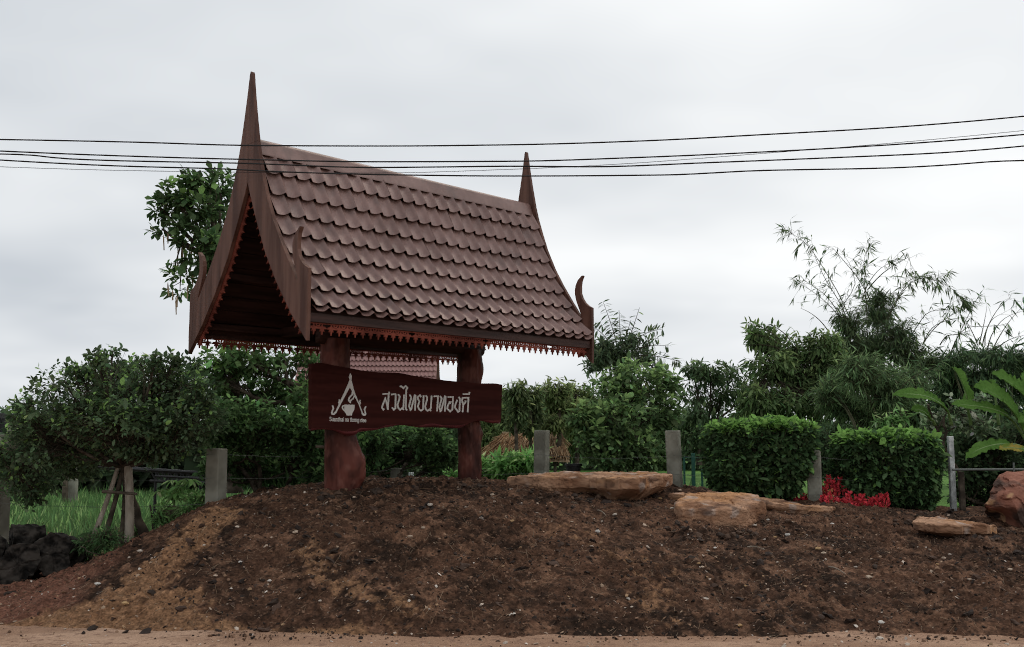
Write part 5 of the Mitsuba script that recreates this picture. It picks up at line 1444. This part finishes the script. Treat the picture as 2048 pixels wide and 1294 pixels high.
hut = thing('thatched_hut', 'low straw thatched hut with a pale ridge board behind the middle concrete post', 'hut')
Yh = 25.0
a_, b_ = at(1004, 866, Yh), at(1124, 866, Yh)
part(hut, 'ridge_board', bar(a_[0], b_[0], Yh - 0.05, Yh + 0.05, a_[2] - 0.06, a_[2] + 0.03), 'straw')
r = np.random.default_rng(61)
n = 1700
xx = r.uniform(at(958, 900, Yh)[0], at(1135, 900, Yh)[0], n); u = r.random(n)
cx_ = (a_[0] + b_[0]) / 2
top_ = np.stack([a_[0] + (b_[0] - a_[0]) * (xx - xx.min()) / np.ptp(xx), np.full(n, Yh - 0.05), np.full(n, a_[2])], -1)
lo_ = np.stack([xx, np.full(n, Yh - 1.1), np.full(n, at(1000, 914, Yh)[2]) + r.normal(0, 0.05, n)], -1)
p0 = top_ + (lo_ - top_) * (u * 0.75)[:, None]; p1 = top_ + (lo_ - top_) * (u * 0.75 + 0.32)[:, None] + r.normal(0, 0.04, (n, 3))
m = segs(p0, p1, 0.012, 0.006, 3)
vc = np.repeat(np.array([(0.42, 0.28, 0.16), (0.30, 0.18, 0.10), (0.50, 0.36, 0.22), (0.20, 0.11, 0.06)])[r.integers(0, 4, n)] * np.exp(r.normal(0, 0.15, (n, 1))), 6, 0)
part(hut, 'thatch', m, 'painted', False, vc, kind='stuff')
sh_ = np.array([top_[np.argmin(xx)], top_[np.argmax(xx)], lo_[np.argmax(xx)], lo_[np.argmin(xx)]]) + [0, 0.06, -0.03]
part(hut, 'roof_sheet', (sh_, np.array([(0, 1, 2), (0, 2, 3)])), 'straw')
part(hut, 'back_slope', (np.array([top_[np.argmin(xx)], top_[np.argmax(xx)], lo_[np.argmax(xx)] + [0, 2.2, 0], lo_[np.argmin(xx)] + [0, 2.2, 0]]), np.array([(0, 1, 2), (0, 2, 3)])), 'straw')
for px in (985, 1050, 1110):
    q = at(px, 905, Yh - 0.9)
    part(hut, 'post', tube([(q[0], q[1], -0.1), (q[0], q[1], q[2])], 0.04, 8), 'bark', True)

net = thing('net_fence', 'green net fence with turquoise posts in the bright grass right of the tallest concrete post', 'fence')
scene['teal'] = flatmat((0.02, 0.075, 0.055), 0.6)
for px, y0 in ((1386, 906), (1404, 938), (1368, 912)):
    q = at(px, y0, 20.5); w_ = 0.035 if px == 1386 else 0.02
    part(net, 'post', bar(q[0] - w_, q[0] + w_, q[1] - w_, q[1] + w_, -0.1, q[2], 0.004), 'teal')
for y0 in (916, 950):
    part(net, 'rail', tube([at(1340, y0, 20.5), at(1440, y0, 20.5)], 0.008, 5), 'teal')

marker = thing('white_marker', 'small white post with a white panel beside it, far off between the trunk posts', 'signpost')
q = at(822.5, 945, 21.5); q2 = at(811, 955, 21.5)
part(marker, 'post', bar(q[0] - 0.055, q[0] + 0.055, q[1] - 0.05, q[1] + 0.05, -0.1, q[2], 0.008), 'white_paint')
part(marker, 'panel', bar(q2[0] - 0.075, q2[0] + 0.068, q2[1] - 0.01, q2[1] + 0.01, q2[2] - 0.22, q2[2], 0.003), 'white_paint')
pot = at(1147, 930, 16.5)
prof = [(0.0, 0.0), (0.10, 0.0), (0.13, 0.16), (0.145, 0.16), (0.145, 0.19), (0.115, 0.19), (0.10, 0.15), (0, 0.15)]
single('plant_pot', [np.array(q_) for q_ in (lambda m_: (m_.vertices + [pot[0], pot[1], pot[2] - 0.17], m_.faces))(trimesh.creation.revolve(prof, sections=20))], 'iron', 'black plant pot under the light green shrub', 'pot', 40)

# ------------------------------------------------------------------ grass, far shrubs
r = np.random.default_rng(91)


def grass(key, n, xr, yr_, h, label, col):
    x, y = r.uniform(*xr, n), r.uniform(*yr_, n)
    hh = h * np.exp(r.normal(0, 0.3, n)); a = r.uniform(0, 2 * PI, n); ln = r.uniform(0.1, 0.5, n) * hh
    z = np.maximum(mound_z(x, y, False), -0.05)
    m, vc = leaves('blade', np.stack([x, y, z], -1), np.stack([np.cos(a) * ln, np.sin(a) * ln, hh], -1), np.stack([np.cos(a + 1.6), np.sin(a + 1.6), a * 0], -1), hh * 1.15, leaf_cols(r, n, col, (0.13, 0.24, 0.05), 0.12, 0.25))
    put(key, m, 'leaf', False, vc)
    labels[key] = {'label': label, 'category': 'grass', 'kind': 'stuff'}


grass('lawn_grass', 42000, (-14.5, -2.8), (14.0, 31), 0.17, 'bright green grass growing beyond the fence at left', (0.042, 0.090, 0.022))
grass('meadow_grass', 16000, (0.5, 6.5), (17.2, 30), 0.22, 'bright green grass of the field beyond the fence at right', (0.048, 0.105, 0.025))


def belt(key, x0, x1, Y, h, n, seed, col, label):
    r = np.random.default_rng(seed)
    x = r.uniform(x0, x1, n)
    top_ = h * (0.55 + 0.9 * meshkit.fbm(np.stack([x * 0.12, x * 0 + seed, x * 0], -1), 4, seed))
    z = top_ * r.random(n) ** 0.7; y = Y + r.uniform(-2, 2, n)
    m, vc = leaves('oval', np.stack([x, y, z], -1), r.normal(0, 1, (n, 3)) - [0, 0, 0.2], norm(r.normal(0, 0.6, (n, 3)) + [0, 0, 1]), 0.42 * np.exp(r.normal(0, 0.3, n)), leaf_cols(r, n, col, None, 0, 0.35))
    put(key, m, 'leaf', False, vc)
    labels[key] = {'label': label, 'category': 'trees', 'kind': 'stuff'}


belt('low_hedgerow', -19, -3, 30.5, 1.7, 9000, 9, (0.030, 0.045, 0.022), 'low dark hedgerow closing the lawn at left behind the steel truss')
belt('far_thicket', -32, 34, 52, 2.6, 26000, 5, (0.035, 0.06, 0.025), 'far dark thicket closing the field behind the garden trees')
belt('far_woodland', -75, 80, 105, 5.5, 16000, 6, (0.045, 0.07, 0.035), 'distant line of woodland along the horizon')
